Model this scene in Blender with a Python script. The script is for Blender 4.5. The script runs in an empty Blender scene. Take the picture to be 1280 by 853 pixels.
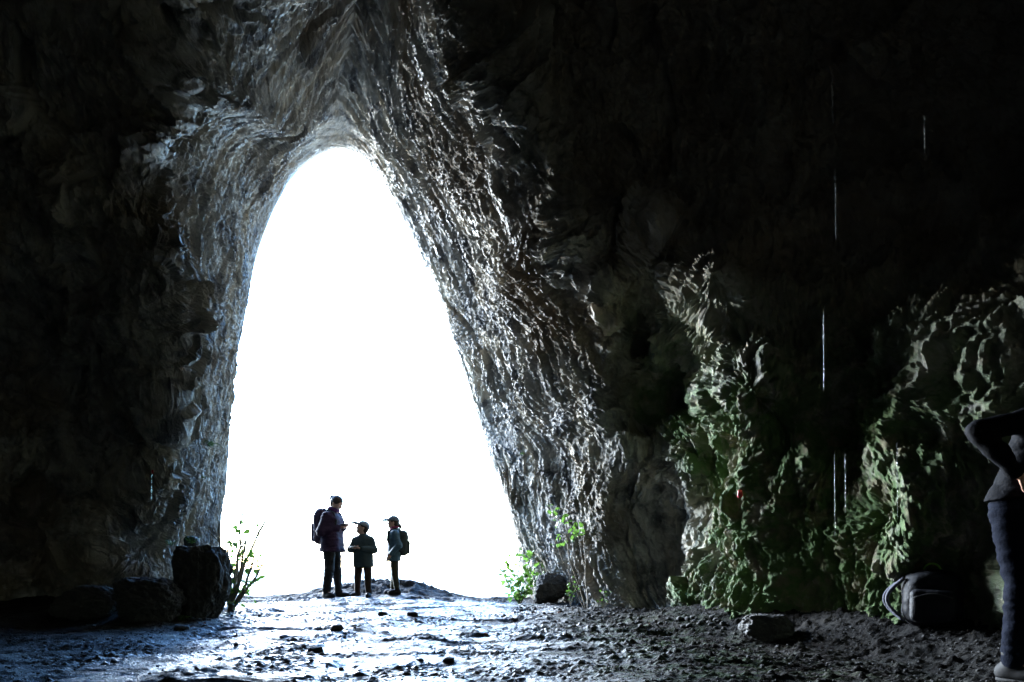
import bpy, math, random
import numpy as np
from mathutils import Vector, Matrix

# ------------------------------------------------------------------ camera, sky, sun, exposure
S = bpy.context.scene
COL = S.collection
F_PX, CX, HZ, CAM_Z = 853.0, 640.0, 710.0, 0.60        # focal length in photo pixels, optical centre, horizon row, eye height
cd = bpy.data.cameras.new('camera')
cam = bpy.data.objects.new('camera', cd)
COL.objects.link(cam)
cam.location = (0, 0, CAM_Z)
cam.rotation_euler = (math.radians(90), 0, 0)
cd.sensor_width = 36.0
cd.lens = F_PX / 1280 * 36.0
cd.shift_y = (HZ - 426.5) / 1280.0                      # level camera with a rising front: verticals stay vertical
cd.clip_start, cd.clip_end = 0.05, 6000
S.camera = cam

SUN_EL, SUN_AZ = 10.0, 324.0                            # compass angle the sun stands at, 0 = +Y (straight out of the cave)
W = bpy.data.worlds.new('World')
S.world = W
W.use_nodes = True
nt = W.node_tree
nt.nodes.clear()
sky = nt.nodes.new('ShaderNodeTexSky')
sky.sky_type = 'NISHITA'
sky.sun_disc = False
sky.sun_elevation = math.radians(SUN_EL)
sky.sun_rotation = math.radians(SUN_AZ)
sky.air_density = 1.0
sky.dust_density = 0.3
sky.ozone_density = 5.0
bg = nt.nodes.new('ShaderNodeBackground')
bg.inputs['Strength'].default_value = 0.14
wo = nt.nodes.new('ShaderNodeOutputWorld')
nt.links.new(sky.outputs[0], bg.inputs[0])
nt.links.new(bg.outputs[0], wo.inputs[0])

sl = bpy.data.lights.new('sun', 'SUN')
sl.energy = 1.5
sl.angle = math.radians(44)           # overcast: the sun is a broad bright patch of cloud
sl.color = (0.82, 0.91, 1.0)
sun = bpy.data.objects.new('sun', sl)
COL.objects.link(sun)
_el, _az = math.radians(SUN_EL), math.radians(SUN_AZ)
_sd = Vector((math.sin(_az) * math.cos(_el), math.cos(_az) * math.cos(_el), math.sin(_el)))
sun.rotation_euler = (-_sd).to_track_quat('-Z', 'Y').to_euler()

S.view_settings.view_transform = 'Standard'
S.view_settings.look = 'None'
S.view_settings.gamma = 1.0
S.view_settings.use_curve_mapping = False
S.view_settings.exposure = 5.35
S.cycles.max_bounces = 8
S.cycles.diffuse_bounces = 6
S.cycles.glossy_bounces = 3
S.cycles.transmission_bounces = 6
S.cycles.use_denoising = True
S.cycles.sample_clamp_indirect = 1.0
S.cycles.use_guiding = True
S.cycles.use_surface_guiding = True

# ------------------------------------------------------------------ helpers
rng = np.random.default_rng(7)
random.seed(7)
_perm = rng.permutation(256).astype(np.int32)
_perm = np.concatenate([_perm, _perm])
_g = rng.normal(size=(256, 3)).astype(np.float32)
_g /= np.linalg.norm(_g, axis=1)[:, None]


def perlin(x, y, z):
    x, y, z = [np.asarray(v, np.float32) for v in np.broadcast_arrays(x, y, z)]
    xi, yi, zi = np.floor(x), np.floor(y), np.floor(z)
    fx, fy, fz = x - xi, y - yi, z - zi
    xi, yi, zi = [v.astype(np.int32) & 255 for v in (xi, yi, zi)]
    u, v, w = [f * f * f * (f * (f * 6 - 15) + 10) for f in (fx, fy, fz)]
    out = 0
    for dx in (0, 1):
        px = _perm[xi + dx]
        wx = u if dx else 1 - u
        for dy in (0, 1):
            py = _perm[(px + yi + dy) & 511]
            wy = v if dy else 1 - v
            for dz in (0, 1):
                g = _g[_perm[(py + zi + dz) & 511]]
                d = g[..., 0] * (fx - dx) + g[..., 1] * (fy - dy) + g[..., 2] * (fz - dz)
                out = out + d * wx * wy * (w if dz else 1 - w)
    return out * 1.5


def fbm(x, y, z, octv=3, gain=0.5):
    o, a = 0, 1.0
    for i in range(octv):
        o = o + a * perlin(x * 2 ** i + 17.3 * i, y * 2 ** i + 5.1 * i, z * 2 ** i - 9.7 * i)
        a *= gain
    return o


_fr = rng.random((256, 3)).astype(np.float32)


def facets(x, y, z):
    """broken rock: every cell is a tilted plane, with sharp breaks between neighbours"""
    x, y, z = [np.asarray(v, np.float32) for v in np.broadcast_arrays(x, y, z)]
    bx, by, bz = [np.floor(v - 0.5).astype(np.int32) for v in (x, y, z)]
    best = np.full(x.shape, 9.0, np.float32)
    out = np.zeros(x.shape, np.float32)
    for dx in (0, 1):
        px = _perm[(bx + dx) & 255]
        for dy in (0, 1):
            py = _perm[(px + by + dy) & 255]
            for dz in (0, 1):
                h = _perm[(py + bz + dz) & 255]
                o = _fr[h]
                ex, ey, ez = x - (bx + dx + o[..., 0]), y - (by + dy + o[..., 1]), z - (bz + dz + o[..., 2])
                d2 = ex * ex + ey * ey + ez * ez
                g = _g[(h + 91) & 255]
                m = d2 < best
                best = np.where(m, d2, best)
                out = np.where(m, 0.8 * (g[..., 0] * ex + g[..., 1] * ey + g[..., 2] * ez) + (o[..., 1] - 0.5), out)
    return out


def sstep(a, b, x):
    t = np.clip((np.asarray(x, float) - a) / (b - a), 0, 1)
    return t * t * (3 - 2 * t)


def P(px, py, y):
    """photo pixel and distance -> a point in the place"""
    return np.array([(px - CX) / F_PX * y, y, CAM_Z + (HZ - py) / F_PX * y])


def mesh_np(name, verts, faces, smooth=True):
    """verts (n,3), faces (m,3) or (m,4) numpy -> mesh"""
    me = bpy.data.meshes.new(name)
    verts = np.asarray(verts, np.float32)
    faces = np.asarray(faces, np.int32)
    k = faces.shape[1]
    me.vertices.add(len(verts))
    me.vertices.foreach_set('co', verts.ravel())
    me.loops.add(faces.size)
    me.loops.foreach_set('vertex_index', faces.ravel())
    me.polygons.add(len(faces))
    me.polygons.foreach_set('loop_start', np.arange(0, faces.size, k, dtype=np.int32))
    me.polygons.foreach_set('loop_total', np.full(len(faces), k, np.int32))
    me.polygons.foreach_set('use_smooth', np.full(len(faces), smooth, bool))
    me.update(calc_edges=True)
    return me


def put(name, me, mat=None, parent=None, loc=None, rotz=None):
    o = bpy.data.objects.new(name, me)
    COL.objects.link(o)
    if me is not None and mat is not None and not me.materials:
        me.materials.append(mat)
    if parent is not None:
        o.parent = parent
    if loc is not None:
        o.location = loc
    if rotz is not None:
        o.rotation_euler = (0, 0, rotz)
    return o


def tag(o, label, cat, group=None, kind=None):
    o['label'] = label
    if cat:
        o['category'] = cat
    if group:
        o['group'] = group
    if kind:
        o['kind'] = kind
    return o


def empty(name, loc=(0, 0, 0), rotz=0.0):
    o = bpy.data.objects.new(name, None)
    COL.objects.link(o)
    o.location = loc
    o.rotation_euler = (0, 0, rotz)
    o.empty_display_size = 0.1
    return o


class Nodes:
    """small helper for node materials"""
    def __init__(self, name):
        self.m = bpy.data.materials.new(name)
        self.m.use_nodes = True
        self.t = self.m.node_tree
        self.t.nodes.clear()
        self.out = self.t.nodes.new('ShaderNodeOutputMaterial')
        self.b = self.t.nodes.new('ShaderNodeBsdfPrincipled')
        self.t.links.new(self.b.outputs[0], self.out.inputs[0])
        self.co = self.t.nodes.new('ShaderNodeTexCoord').outputs['Object']

    def set(self, key, v):
        if hasattr(v, 'is_output'):
            self.t.links.new(v, self.b.inputs[key])
        else:
            self.b.inputs[key].default_value = v
        return self

    def scale(self, s, vec=None):
        n = self.t.nodes.new('ShaderNodeVectorMath')
        n.operation = 'MULTIPLY'
        self.t.links.new(vec or self.co, n.inputs[0])
        n.inputs[1].default_value = s if hasattr(s, '__len__') else (s, s, s)
        return n.outputs[0]

    def noise(self, sc, detail=4, rough=0.55, vec=None, dist=0.0):
        n = self.t.nodes.new('ShaderNodeTexNoise')
        self.t.links.new(vec or self.co, n.inputs['Vector'])
        n.inputs['Scale'].default_value = sc
        n.inputs['Detail'].default_value = detail
        n.inputs['Roughness'].default_value = rough
        n.inputs['Distortion'].default_value = dist
        return n.outputs[0]

    def voro(self, sc, feature='F1', vec=None):
        n = self.t.nodes.new('ShaderNodeTexVoronoi')
        n.feature = feature
        self.t.links.new(vec or self.co, n.inputs['Vector'])
        n.inputs['Scale'].default_value = sc
        return n.outputs[0]

    def ramp(self, fac, lo, hi, a=(0, 0, 0, 1), b=(1, 1, 1, 1)):
        n = self.t.nodes.new('ShaderNodeValToRGB')
        n.color_ramp.elements[0].position, n.color_ramp.elements[0].color = lo, a
        n.color_ramp.elements[1].position, n.color_ramp.elements[1].color = hi, b
        self.t.links.new(fac, n.inputs[0])
        return n.outputs[0]

    def mix(self, fac, a, b):
        n = self.t.nodes.new('ShaderNodeMix')
        n.data_type = 'RGBA'
        for i, v in ((0, fac), (6, a), (7, b)):
            if hasattr(v, 'is_output'):
                self.t.links.new(v, n.inputs[i])
            else:
                n.inputs[i].default_value = v if i == 0 else (tuple(v) + (1,))[:4]
        return n.outputs[2]

    def math(self, op, a, b):
        n = self.t.nodes.new('ShaderNodeMath')
        n.operation = op
        for i, v in ((0, a), (1, b)):
            if hasattr(v, 'is_output'):
                self.t.links.new(v, n.inputs[i])
            else:
                n.inputs[i].default_value = v
        return n.outputs[0]

    def attr(self, name):
        n = self.t.nodes.new('ShaderNodeAttribute')
        n.attribute_name = name
        return n.outputs['Fac']

    def bump(self, h, dist=0.01, strength=1.0, normal=None):
        n = self.t.nodes.new('ShaderNodeBump')
        n.inputs['Strength'].default_value = strength
        n.inputs['Distance'].default_value = dist
        self.t.links.new(h, n.inputs['Height'])
        if normal is not None:
            self.t.links.new(normal, n.inputs['Normal'])
        return n.outputs[0]


# ------------------------------------------------------------------ materials of the place
def rock_material():
    n = Nodes('wet_limestone')
    big = n.noise(0.55, 3, 0.6)
    mid = n.noise(2.6, 5, 0.62, dist=0.6)
    fine = n.noise(14.0, 5, 0.65)
    streak = n.noise(1.0, 4, 0.6, vec=n.scale((2.4, 2.4, 0.35)), dist=0.4)
    c = n.mix(n.ramp(mid, 0.38, 0.60), (0.09, 0.092, 0.10), (0.38, 0.365, 0.335))
    c = n.mix(n.ramp(streak, 0.48, 0.66), c, (0.46, 0.41, 0.33))
    c = n.mix(n.ramp(big, 0.50, 0.64), c, (0.19, 0.155, 0.115))
    c = n.mix(n.ramp(fine, 0.60, 0.74), c, (0.36, 0.345, 0.32))
    c = n.mix(n.math('MULTIPLY', n.attr('shade_fill'), 0.7), c, n.mix(n.ramp(n.noise(2.0, 6, 0.65), 0.40, 0.62), (0.23, 0.175, 0.125), (0.40, 0.345, 0.28)))  # paler warm brown stands in for fill light on the shaded inner rock
    moss = n.math('MULTIPLY', n.attr('moss'), n.ramp(n.noise(3.2, 6, 0.7, dist=0.5), 0.33, 0.50))
    mcol = n.mix(n.noise(9.0, 4, 0.6), (0.040, 0.105, 0.024), (0.15, 0.24, 0.08))
    mcol = n.mix(n.ramp(n.noise(5.0, 4, 0.6), 0.52, 0.66), mcol, (0.22, 0.20, 0.115))
    c = n.mix(n.math('MULTIPLY', moss, 0.92), c, mcol)
    n.set('Base Color', c)
    wet = n.ramp(n.noise(1.3, 6, 0.65), 0.40, 0.60, (0.55, 0.55, 0.55, 1), (0.95, 0.95, 0.95, 1))
    n.set('Roughness', n.mix(moss, wet, (0.8, 0.8, 0.8)))
    n.set('Specular IOR Level', 0.2)
    cmb = n.t.nodes.new('ShaderNodeCombineXYZ')
    n.t.links.new(n.attr('grain_a'), cmb.inputs[0])
    n.t.links.new(n.math('MULTIPLY', n.attr('grain_b'), 6.0), cmb.inputs[1])
    g = n.noise(5.0, 9, 0.75, vec=cmb.outputs[0], dist=0.4)
    h = n.math('ADD', n.math('MULTIPLY', n.noise(30, 7, 0.76, dist=0.3), 0.8), n.math('MULTIPLY', n.noise(110, 4, 0.75), 0.3))
    h = n.math('ADD', h, n.math('MULTIPLY', n.math('MULTIPLY', g, n.attr('arch')), 1.6))
    h = n.math('ADD', h, n.math('MULTIPLY', n.math('MULTIPLY', n.noise(55, 5, 0.8), moss), 0.9))
    n.set('Normal', n.bump(h, 0.045, 1.0))
    return n.m


def ground_material():
    n = Nodes('trodden_wet_earth')
    a = n.noise(0.8, 4, 0.6)
    b = n.noise(9.0, 6, 0.7, dist=0.4)
    c = n.mix(n.ramp(b, 0.35, 0.65), (0.007, 0.0068, 0.007), (0.024, 0.023, 0.022))
    c = n.mix(n.ramp(a, 0.45, 0.65), c, (0.018, 0.015, 0.013))
    algae = n.math('MULTIPLY', n.attr('algae'), n.ramp(n.noise(5.0, 5, 0.7), 0.47, 0.60))
    c = n.mix(n.math('MULTIPLY', algae, 0.7), c, (0.040, 0.075, 0.028))
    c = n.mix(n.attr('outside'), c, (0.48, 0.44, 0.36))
    n.set('Base Color', c)
    wet = n.math('MULTIPLY', n.attr('wet'), n.ramp(n.noise(2.6, 7, 0.72, dist=0.3), 0.32, 0.54))
    n.set('Roughness', n.mix(wet, (0.85, 0.85, 0.85), n.mix(n.noise(30, 3), (0.20, 0.20, 0.20), (0.42, 0.42, 0.42))))
    n.set('Specular IOR Level', n.math('ADD', n.math('MULTIPLY', wet, 0.26), 0.05))
    h = n.math('ADD', n.noise(48, 6, 0.75), n.math('MULTIPLY', n.voro(70), -0.35))
    n.set('Normal', n.bump(h, 0.025, 1.0))
    return n.m


M_ROCK = rock_material()
M_GROUND = ground_material()

# ------------------------------------------------------------------ ground
def floor_height(x, y):
    x = np.asarray(x, float)
    y = np.asarray(y, float)
    z = 0.06 * sstep(5, 10, y)
    dist = -0.9 * (x - 1.93) - 0.42 * (y - 7.4)                                # how far in front of the right wall
    z = z + 0.25 * (1 - sstep(-0.1, 0.85, dist)) * (1 - sstep(6.8, 8.2, y)) * sstep(1.0, 4.0, y)   # soil banked against it
    z = z + (0.05 * sstep(-3.0, -5.0, x) + (0.16 + 0.10 * perlin(x * 0, y * 1.1, 5.5)) * sstep(6.4, 7.4, y + 0.25 * perlin(x * 1.3, y * 1.3, 2.0)) * sstep(-3.4, -4.3, x)) * (1 - sstep(9, 10.5, y))
    hump = np.exp(-(((x + 2.0) / np.where(x > -2.0, 0.85, 1.6)) ** 2) ** 1.3 - ((y - 12.0) / 0.85) ** 2)
    z = z + 0.29 * hump
    z = z + 0.02 * np.exp(-((x + 2.6) / 1.3) ** 2 - ((y - 11.0) / 0.8) ** 2)
    z = z - 0.42 * np.maximum(y - 12.2, 0) * sstep(12.2, 14.5, y) * (1 - sstep(20, 40, y)) - 9.0 * sstep(20, 40, y)
    z = z + 0.05 * perlin(x * 0.9, y * 0.9, 3.3) * (1 - sstep(14, 16, y))
    z = z + 0.030 * perlin(x * 2.3, y * 2.3, 8.3) * (1 - sstep(14, 16, y))
    return z


def axis_steps(lo, hi, h, far_lo, far_hi, grow=1.35):
    a = list(np.arange(lo, hi + 1e-6, h))
    s, d = a[-1], h
    while s < far_hi:
        d *= grow
        s += d
        a.append(s)
    s, d = a[0], h
    pre = []
    while s > far_lo:
        d *= grow
        s -= d
        pre.append(s)
    return np.array(pre[::-1] + a)


GRID = {}


def ground_z(x, y):
    i = np.clip(np.searchsorted(GRID['xs'], x), 0, len(GRID['xs']) - 1)
    j = np.clip(np.searchsorted(GRID['ys'], y), 0, len(GRID['ys']) - 1)
    return GRID['z'][j, i]


def build_ground():
    xs = axis_steps(-6.2, 5.2, 0.021, -4000, 4000)
    # rows are finer near the eye, as the view meets them
    ys = [2.6]
    while ys[-1] < 13.6:
        ys.append(ys[-1] + 0.0105 + 0.0009 * ys[-1])
    ys = np.array(ys)
    s, d, post = ys[-1], 0.03, []
    while s < 5000:
        d *= 1.3
        s += d
        post.append(s)
    s, d, pre = ys[0], 0.02, []
    while s > -14:
        d *= 1.3
        s -= d
        pre.append(s)
    ys = np.concatenate([pre[::-1], ys, post])
    X, Y = np.meshgrid(xs, ys)
    x, y = X.ravel(), Y.ravel()
    z = floor_height(x, y)
    near = ((x > -6.3) & (x < 5.3) & (y > 2.0) & (y < 14)).astype(bool)
    xn, yn = x[near], y[near]
    d = 0.008 * perlin(xn * 4.5, yn * 4.5, 1.1)
    dry = sstep(-0.2, 1.2, xn + perlin(xn, yn, 9.9))
    patch = sstep(-0.15, 0.35, perlin(xn * 1.6, yn * 1.6, 21.0))
    grit = np.maximum(perlin(xn * 24, yn * 24, 6.1) - 0.12, 0) + 0.6 * np.maximum(perlin(xn * 43, yn * 43, 16.1) - 0.1, 0)
    d += 0.034 * grit * (0.36 + 0.64 * np.maximum(patch, dry))
    clod = np.maximum(perlin(xn * 11, yn * 11, 4.2) - 0.34, 0)
    d += 0.055 * clod * (0.60 + dry)
    foot = np.maximum(perlin(xn * 3.1, yn * 3.1, 31.2) - 0.38, 0)
    d -= 0.10 * foot
    hm = np.exp(-((xn + 2.2) / 1.4) ** 2 - ((yn - 12.0) / 1.0) ** 2)
    d += hm * (0.09 * facets(xn * 2.2, yn * 2.2, 0.4) + 0.04 * facets(xn * 6, yn * 6, 3.4) + 0.018 * facets(xn * 15, yn * 15, 5.4))
    # low ledges running across the floor
    led = perlin(xn * 0.55, yn * 2.4, 12.5)
    d += 0.018 * sstep(0.05, 0.20, led) - 0.009
    z[near] += d
    nx, ny = len(xs), len(ys)
    GRID.update(xs=xs, ys=ys, z=z.reshape(ny, nx))
    i = np.arange((ny - 1) * nx).reshape(ny - 1, nx)[:, :-1].ravel()
    me = mesh_np('ground', np.stack([x, y, z], 1), np.stack([i, i + 1, i + nx + 1, i + nx], 1))
    wet = 1 - sstep(-0.1, 1.5, x + 0.5 * perlin(x * 0.8, y * 0.8, 0.4) - 0.10 * (y - 6))
    wet = wet * (1 - 0.85 * sstep(10.6, 11.3, y)) * (1 - 0.6 * sstep(-3.2, -4.6, x))
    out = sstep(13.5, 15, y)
    alg = np.exp(-((x - 0.9) / 0.8) ** 2 - ((y - 5.6) / 1.6) ** 2) + 0.6 * np.exp(-((x - 1.2) / 0.9) ** 2 - ((y - 4.0) / 0.6) ** 2)
    for nm, v in (('wet', wet), ('outside', out), ('algae', alg)):
        at = me.attributes.new(nm, 'FLOAT', 'POINT')
        at.data.foreach_set('value', np.clip(v, 0, 1).astype(np.float32))
    o = put('ground', me, M_GROUND)
    tag(o, 'wet trodden earth floor of the cave running out through the opening', None, kind='structure')
    return o


build_ground()

# ------------------------------------------------------------------ the cave: one loft of rings from the cliff outside, through the mouth, to behind the camera
K = 15


def ring(pts):
    return np.array([P(*p) for p in pts])


R_MOUTH = ring([(277, 830, 11.0), (276, 748, 11.0), (276, 620, 11.1), (284, 520, 11.2), (302, 405, 11.4), (330, 292, 11.7), (374, 213, 12.0),
                (428, 187, 12.3), (473, 222, 12.5), (517, 308, 12.5), (560, 408, 12.5), (599, 525, 12.4), (632, 630, 12.3), (656, 748, 12.2), (668, 830, 12.2)])
R_EDGE = ring([(165, 850, 8.0), (172, 772, 8.0), (186, 660, 7.9), (195, 540, 7.8), (200, 400, 7.5), (204, 250, 7.1), (225, 30, 6.4),
               (430, -120, 5.7), (560, 10, 6.2), (640, 165, 6.7), (702, 290, 7.1), (790, 450, 7.3), (838, 600, 7.4), (862, 775, 7.4), (870, 860, 7.4)])
R_LIP = R_MOUTH.copy()
cen = np.array([-2.3, 12.5, 2.5])
for k in range(K):
    v = R_MOUTH[k] - cen
    v[1] = 0
    R_LIP[k] = R_MOUTH[k] + v / np.linalg.norm(v) * 2.2 + np.array([0, 1.0, 0])
R_CLIFF = R_LIP.copy()
for k in range(K):
    v = R_LIP[k] - cen
    v[1] = 0
    R_CLIFF[k] = R_LIP[k] + v / np.linalg.norm(v) * 16 + np.array([0, 2.0, 0])
    if k in (0, 14):
        R_CLIFF[k][2] = -8
R_MID = 0.5 * (R_MOUTH + R_EDGE)
for k in range(2, 13):                       # the inside of the arch swells a little towards its axis
    v = R_MID[k] - np.array([-2.0, 0, 2.0])
    v[1] = 0
    R_MID[k] -= v / np.linalg.norm(v) * (0.10 if k < 7 else 0.22)
R_E = ring([(112, 860, 7.6), (110, 775, 7.6), (115, 660, 7.6), (118, 540, 7.5), (122, 390, 7.2), (128, 215, 6.8), (150, -80, 6.0),
            (430, -330, 5.1), (640, -60, 6.4), (720, 110, 7.1), (775, 270, 7.3), (850, 430, 7.2), (890, 600, 7.0), (925, 778, 6.7), (930, 860, 6.7)])
R_F = ring([(20, 870, 7.5), (20, 780, 7.5), (20, 650, 7.5), (22, 520, 7.4), (25, 360, 7.1), (30, 140, 6.6), (60, -280, 5.6),
            (440, -620, 4.6), (760, -160, 6.0), (820, 40, 6.9), (870, 230, 7.0), (925, 430, 5.9), (985, 610, 6.1), (1005, 772, 6.0), (1010, 860, 6.0)])
R_G = ring([(-130, 880, 6.8), (-130, 790, 6.8), (-130, 650, 6.8), (-130, 500, 6.7), (-130, 320, 6.4), (-120, 60, 6.0), (-60, -520, 5.2),
            (460, -1000, 4.2), (940, -300, 5.4), (1000, -20, 6.3), (1050, 200, 6.4), (1085, 430, 5.5), (1100, 610, 5.15), (1115, 770, 5.2), (1120, 860, 5.2)])
R_H = ring([(-420, 900, 5.0), (-420, 800, 5.0), (-420, 650, 5.0), (-420, 470, 4.9), (-420, 250, 4.7), (-400, -60, 4.4), (-300, -900, 3.8),
            (480, -1700, 3.4), (1200, -600, 4.0), (1280, -80, 5.3), (1310, 180, 5.4), (1310, 400, 4.5), (1290, 590, 4.4), (1285, 770, 4.45), (1290, 860, 4.45)])


def world_ring(y, hw, top, floor=-0.9, right=1.0):
    a = [(-hw, floor), (-hw, 0.0), (-hw * 1.05, 1.4), (-hw * 1.08, 3.0), (-hw * 1.02, 4.8), (-hw * 0.85, 6.8), (-hw * 0.5, top * 0.94), (0.3, top),
         (hw * 0.5, top * 0.94), (hw * 0.82, 6.8), (hw * 1.0, 4.8), (hw * 1.08, 3.0), (hw * 1.05, 1.4), (hw, 0.1), (hw, floor)]
    return np.array([(x * (right if x > 0.5 else 1), y, z) for x, z in a])


R_I = world_ring(2.0, 5.8, 9.6, right=0.72)
R_J = world_ring(-4.0, 5.6, 9.0)
R_K = world_ring(-10.0, 4.2, 7.0)
R_L = R_K * np.array([0.02, 1, 0.02]) + np.array([0, -1.5, 1.0])
RINGS = [R_CLIFF, R_LIP, R_MOUTH, R_MID, R_EDGE, R_E, R_F, R_G, R_H, R_I, R_J, R_K, R_L]
ROWS = [12, 20, 140, 150, 100, 95, 80, 75, 36, 12, 6, 4]
COLS = 1150


def catmull(p, t):
    """p (n,...) control values, t in [0,n-1]"""
    n = len(p)
    i = np.clip(np.floor(t).astype(int), 0, n - 2)
    f = (t - i).reshape((-1,) + (1,) * (p.ndim - 1))
    p0, p1, p2, p3 = p[np.maximum(i - 1, 0)], p[i], p[i + 1], p[np.minimum(i + 2, n - 1)]
    return 0.5 * (2 * p1 + (p2 - p0) * f + (2 * p0 - 5 * p1 + 4 * p2 - p3) * f * f + (3 * p1 - p0 - 3 * p2 + p3) * f ** 3)


def build_cave():
    tt = np.concatenate([np.arange(r) / r + i for i, r in enumerate(ROWS)] + [[len(ROWS)]])
    ss = np.linspace(0, K - 1, COLS)
    ctrl = np.stack(RINGS)                                             # rings, K, 3
    alongs = np.stack([catmull(r, ss) for r in ctrl])                   # rings, COLS, 3
    for k, am in ((4, 0.42), (5, 0.30), (6, 0.2)):                      # the arch's inner edge wanders
        q = alongs[k]
        w = fbm(q[:, 0] * 0.9, q[:, 1] * 0.9, q[:, 2] * 0.9, 3) * (1 - 0.8 * sstep(3.5, 5.0, q[:, 2]))
        q[:, 0] += am * w
        q[:, 1] -= 0.8 * am * w
    # centripetal feel: blend catmull with straight segments so sharp turns do not overshoot
    cm = catmull(alongs, tt)
    i = np.clip(np.floor(tt).astype(int), 0, len(RINGS) - 2)
    f = (tt - i)[:, None, None]
    V = 0.6 * cm + 0.4 * (alongs[i] * (1 - f) + alongs[i + 1] * f)
    nr, nc = V.shape[:2]
    T, Sx = np.meshgrid(tt, ss, indexing='ij')
    # --- large single features of the right wall: (centre, radii, push)
    def brush(c, rad, push):
        q = (V - np.array(c)) / np.array(rad)
        w = np.exp(-np.sum(q * q, -1))
        w = w * sstep(3.2, 3.7, T)
        V[...] += w[..., None] * np.array(push)
    brush(P(842, 480, 7.1), (0.50, 1.2, 0.55), (0.15, 1.05, 0.1))        # hollow under the overhang
    brush(P(815, 400, 6.9), (0.25, 1.0, 0.30), (0.1, 0.9, 0.2))
    brush(P(860, 380, 6.8), (0.30, 1.0, 0.34), (-0.25, -1.25, -0.20))   # the overhang's lip
    brush(P(815, 320, 7.1), (0.26, 0.9, 0.35), (-0.10, -0.60, 0.0))
    brush(P(915, 510, 6.4), (0.24, 0.8, 0.40), (-0.18, -0.45, 0.0))     # mossy ridge
    brush(P(965, 610, 6.2), (0.26, 0.8, 0.40), (-0.15, -0.22, 0.0))
    brush(P(1000, 715, 6.0), (0.35, 0.8, 0.35), (-0.10, -0.10, 0.0))
    brush(P(1040, 585, 5.7), (0.20, 0.9, 0.40), (0.08, 0.28, 0.0))      # hollow right of the ridge
    brush(P(1110, 650, 5.3), (0.30, 0.8, 0.40), (-0.18, -0.25, 0.0))
    brush(P(1120, 480, 5.0), (0.40, 0.9, 0.45), (0.12, 0.42, 0.0))
    brush(P(1165, 470, 4.9), (0.14, 0.8, 0.50), (-0.10, -0.15, 0.0))
    brush(P(1200, 690, 5.0), (0.30, 0.8, 0.35), (0.08, 0.45, 0.0))
    brush(P(1270, 430, 4.4), (0.20, 0.8, 0.40), (-0.22, -0.25, 0.0))
    brush(P(800, 690, 8.1), (0.38, 0.9, 0.75), (0.55, 0.45, 0.0))       # dark niche at the foot of the arch
    brush(P(742, 680, 9.0), (0.20, 0.6, 0.55), (-0.22, -0.20, 0.0))     # buttress left of it

    # lengths along the arch (a) and through it (b), metres
    a = np.concatenate([np.zeros((nr, 1)), np.cumsum(np.linalg.norm(np.diff(V, axis=1), axis=2), 1)], 1)
    a = a - a[:, [nc // 2]]
    b = np.concatenate([np.zeros((1, nc)), np.cumsum(np.linalg.norm(np.diff(V, axis=0), axis=2), 0)], 0)

    def normals(V):
        du = np.gradient(V, axis=1)
        dv = np.gradient(V, axis=0)
        n = np.cross(du, dv)
        return n / (np.linalg.norm(n, axis=2, keepdims=True) + 1e-9)
    N = normals(V)
    axis_pt = np.stack([np.full_like(T, -0.8), V[..., 1] - 1.5, np.full_like(T, 2.2)], -1)
    sgn = np.sign(np.sum(N * (axis_pt - V), -1).mean())
    N *= sgn
    for _ in range(6):                                                  # soften the direction of displacement round the edge
        N[1:-1] = (N[:-2] + N[1:-1] + N[2:]) / 3
    N /= np.linalg.norm(N, axis=2, keepdims=True) + 1e-9
    x, y, z = V[..., 0], V[..., 1], V[..., 2]
    rev = sstep(1.9, 2.3, T) * (1 - sstep(3.9, 4.5, T))                 # the arch itself
    lipf = 0.10 + 0.90 * sstep(2.0, 2.6, T) + 0.3 * sstep(2.0, 1.5, T)
    inner = sstep(3.9, 4.6, T)
    # --- broad form
    d = 0.34 * fbm(x * 0.42, y * 0.42, z * 0.42, 3) * (0.35 + 0.65 * sstep(3.5, 4.2, T))
    cl = np.exp(-np.abs(Sx - 7.10 - 0.30 * (T - 3) + 0.07 * perlin(x * 2.2, y * 2.2, z * 2.2)) / 0.34) * sstep(2.15, 3.0, T) * (1 - sstep(4.0, 5.0, T))
    # --- folds that run down the arch
    wa = a + 0.35 * perlin(x * 0.7, y * 0.7, z * 0.7)
    wb = b + 0.12 * perlin(x * 0.8 + 9, y * 0.8, z * 0.8) + 0.16 * a * np.where(Sx < 7, 1, -0.4)
    r1 = 1 - np.abs(perlin(wa * 0.34, wb * 1.2, 1.7)) * 2
    brk = perlin(x * 2.1, y * 2.1, z * 2.1)
    def ledge(fa, fb, seed, cut=0.75):
        ph = wb * fb + 1.1 * perlin(wa * fa, wb * fb * 0.5, seed) + 0.45 * brk
        f = ph - np.floor(ph)
        return np.where(f < cut, f / cut, (1 - f) / (1 - cut)) - 0.5
    m1 = sstep(-0.35, 0.35, perlin(wa * 0.6, wb * 1.0, 3.9))
    m2 = sstep(-0.35, 0.35, perlin(wa * 1.3, wb * 2.0, 6.9))
    wb2 = wb + 0.035 * perlin(x * 3, y * 3, z * 3)
    wa2 = wa + 0.12 * perlin(x * 2 + 5, y * 2, z * 2)
    d = d + rev * (1 - cl) * (0.06 * r1 + 0.04 * m1 * ledge(0.35, 1.3, 5.2) + 0.022 * m2 * ledge(0.7, 3.6, 9.1) + 0.010 * ledge(1.6, 8.5, 2.1))
    vary = 0.60 + 1.4 * sstep(-0.3, 0.4, perlin(x * 0.8 + 40, y * 0.8, z * 0.8))
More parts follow.
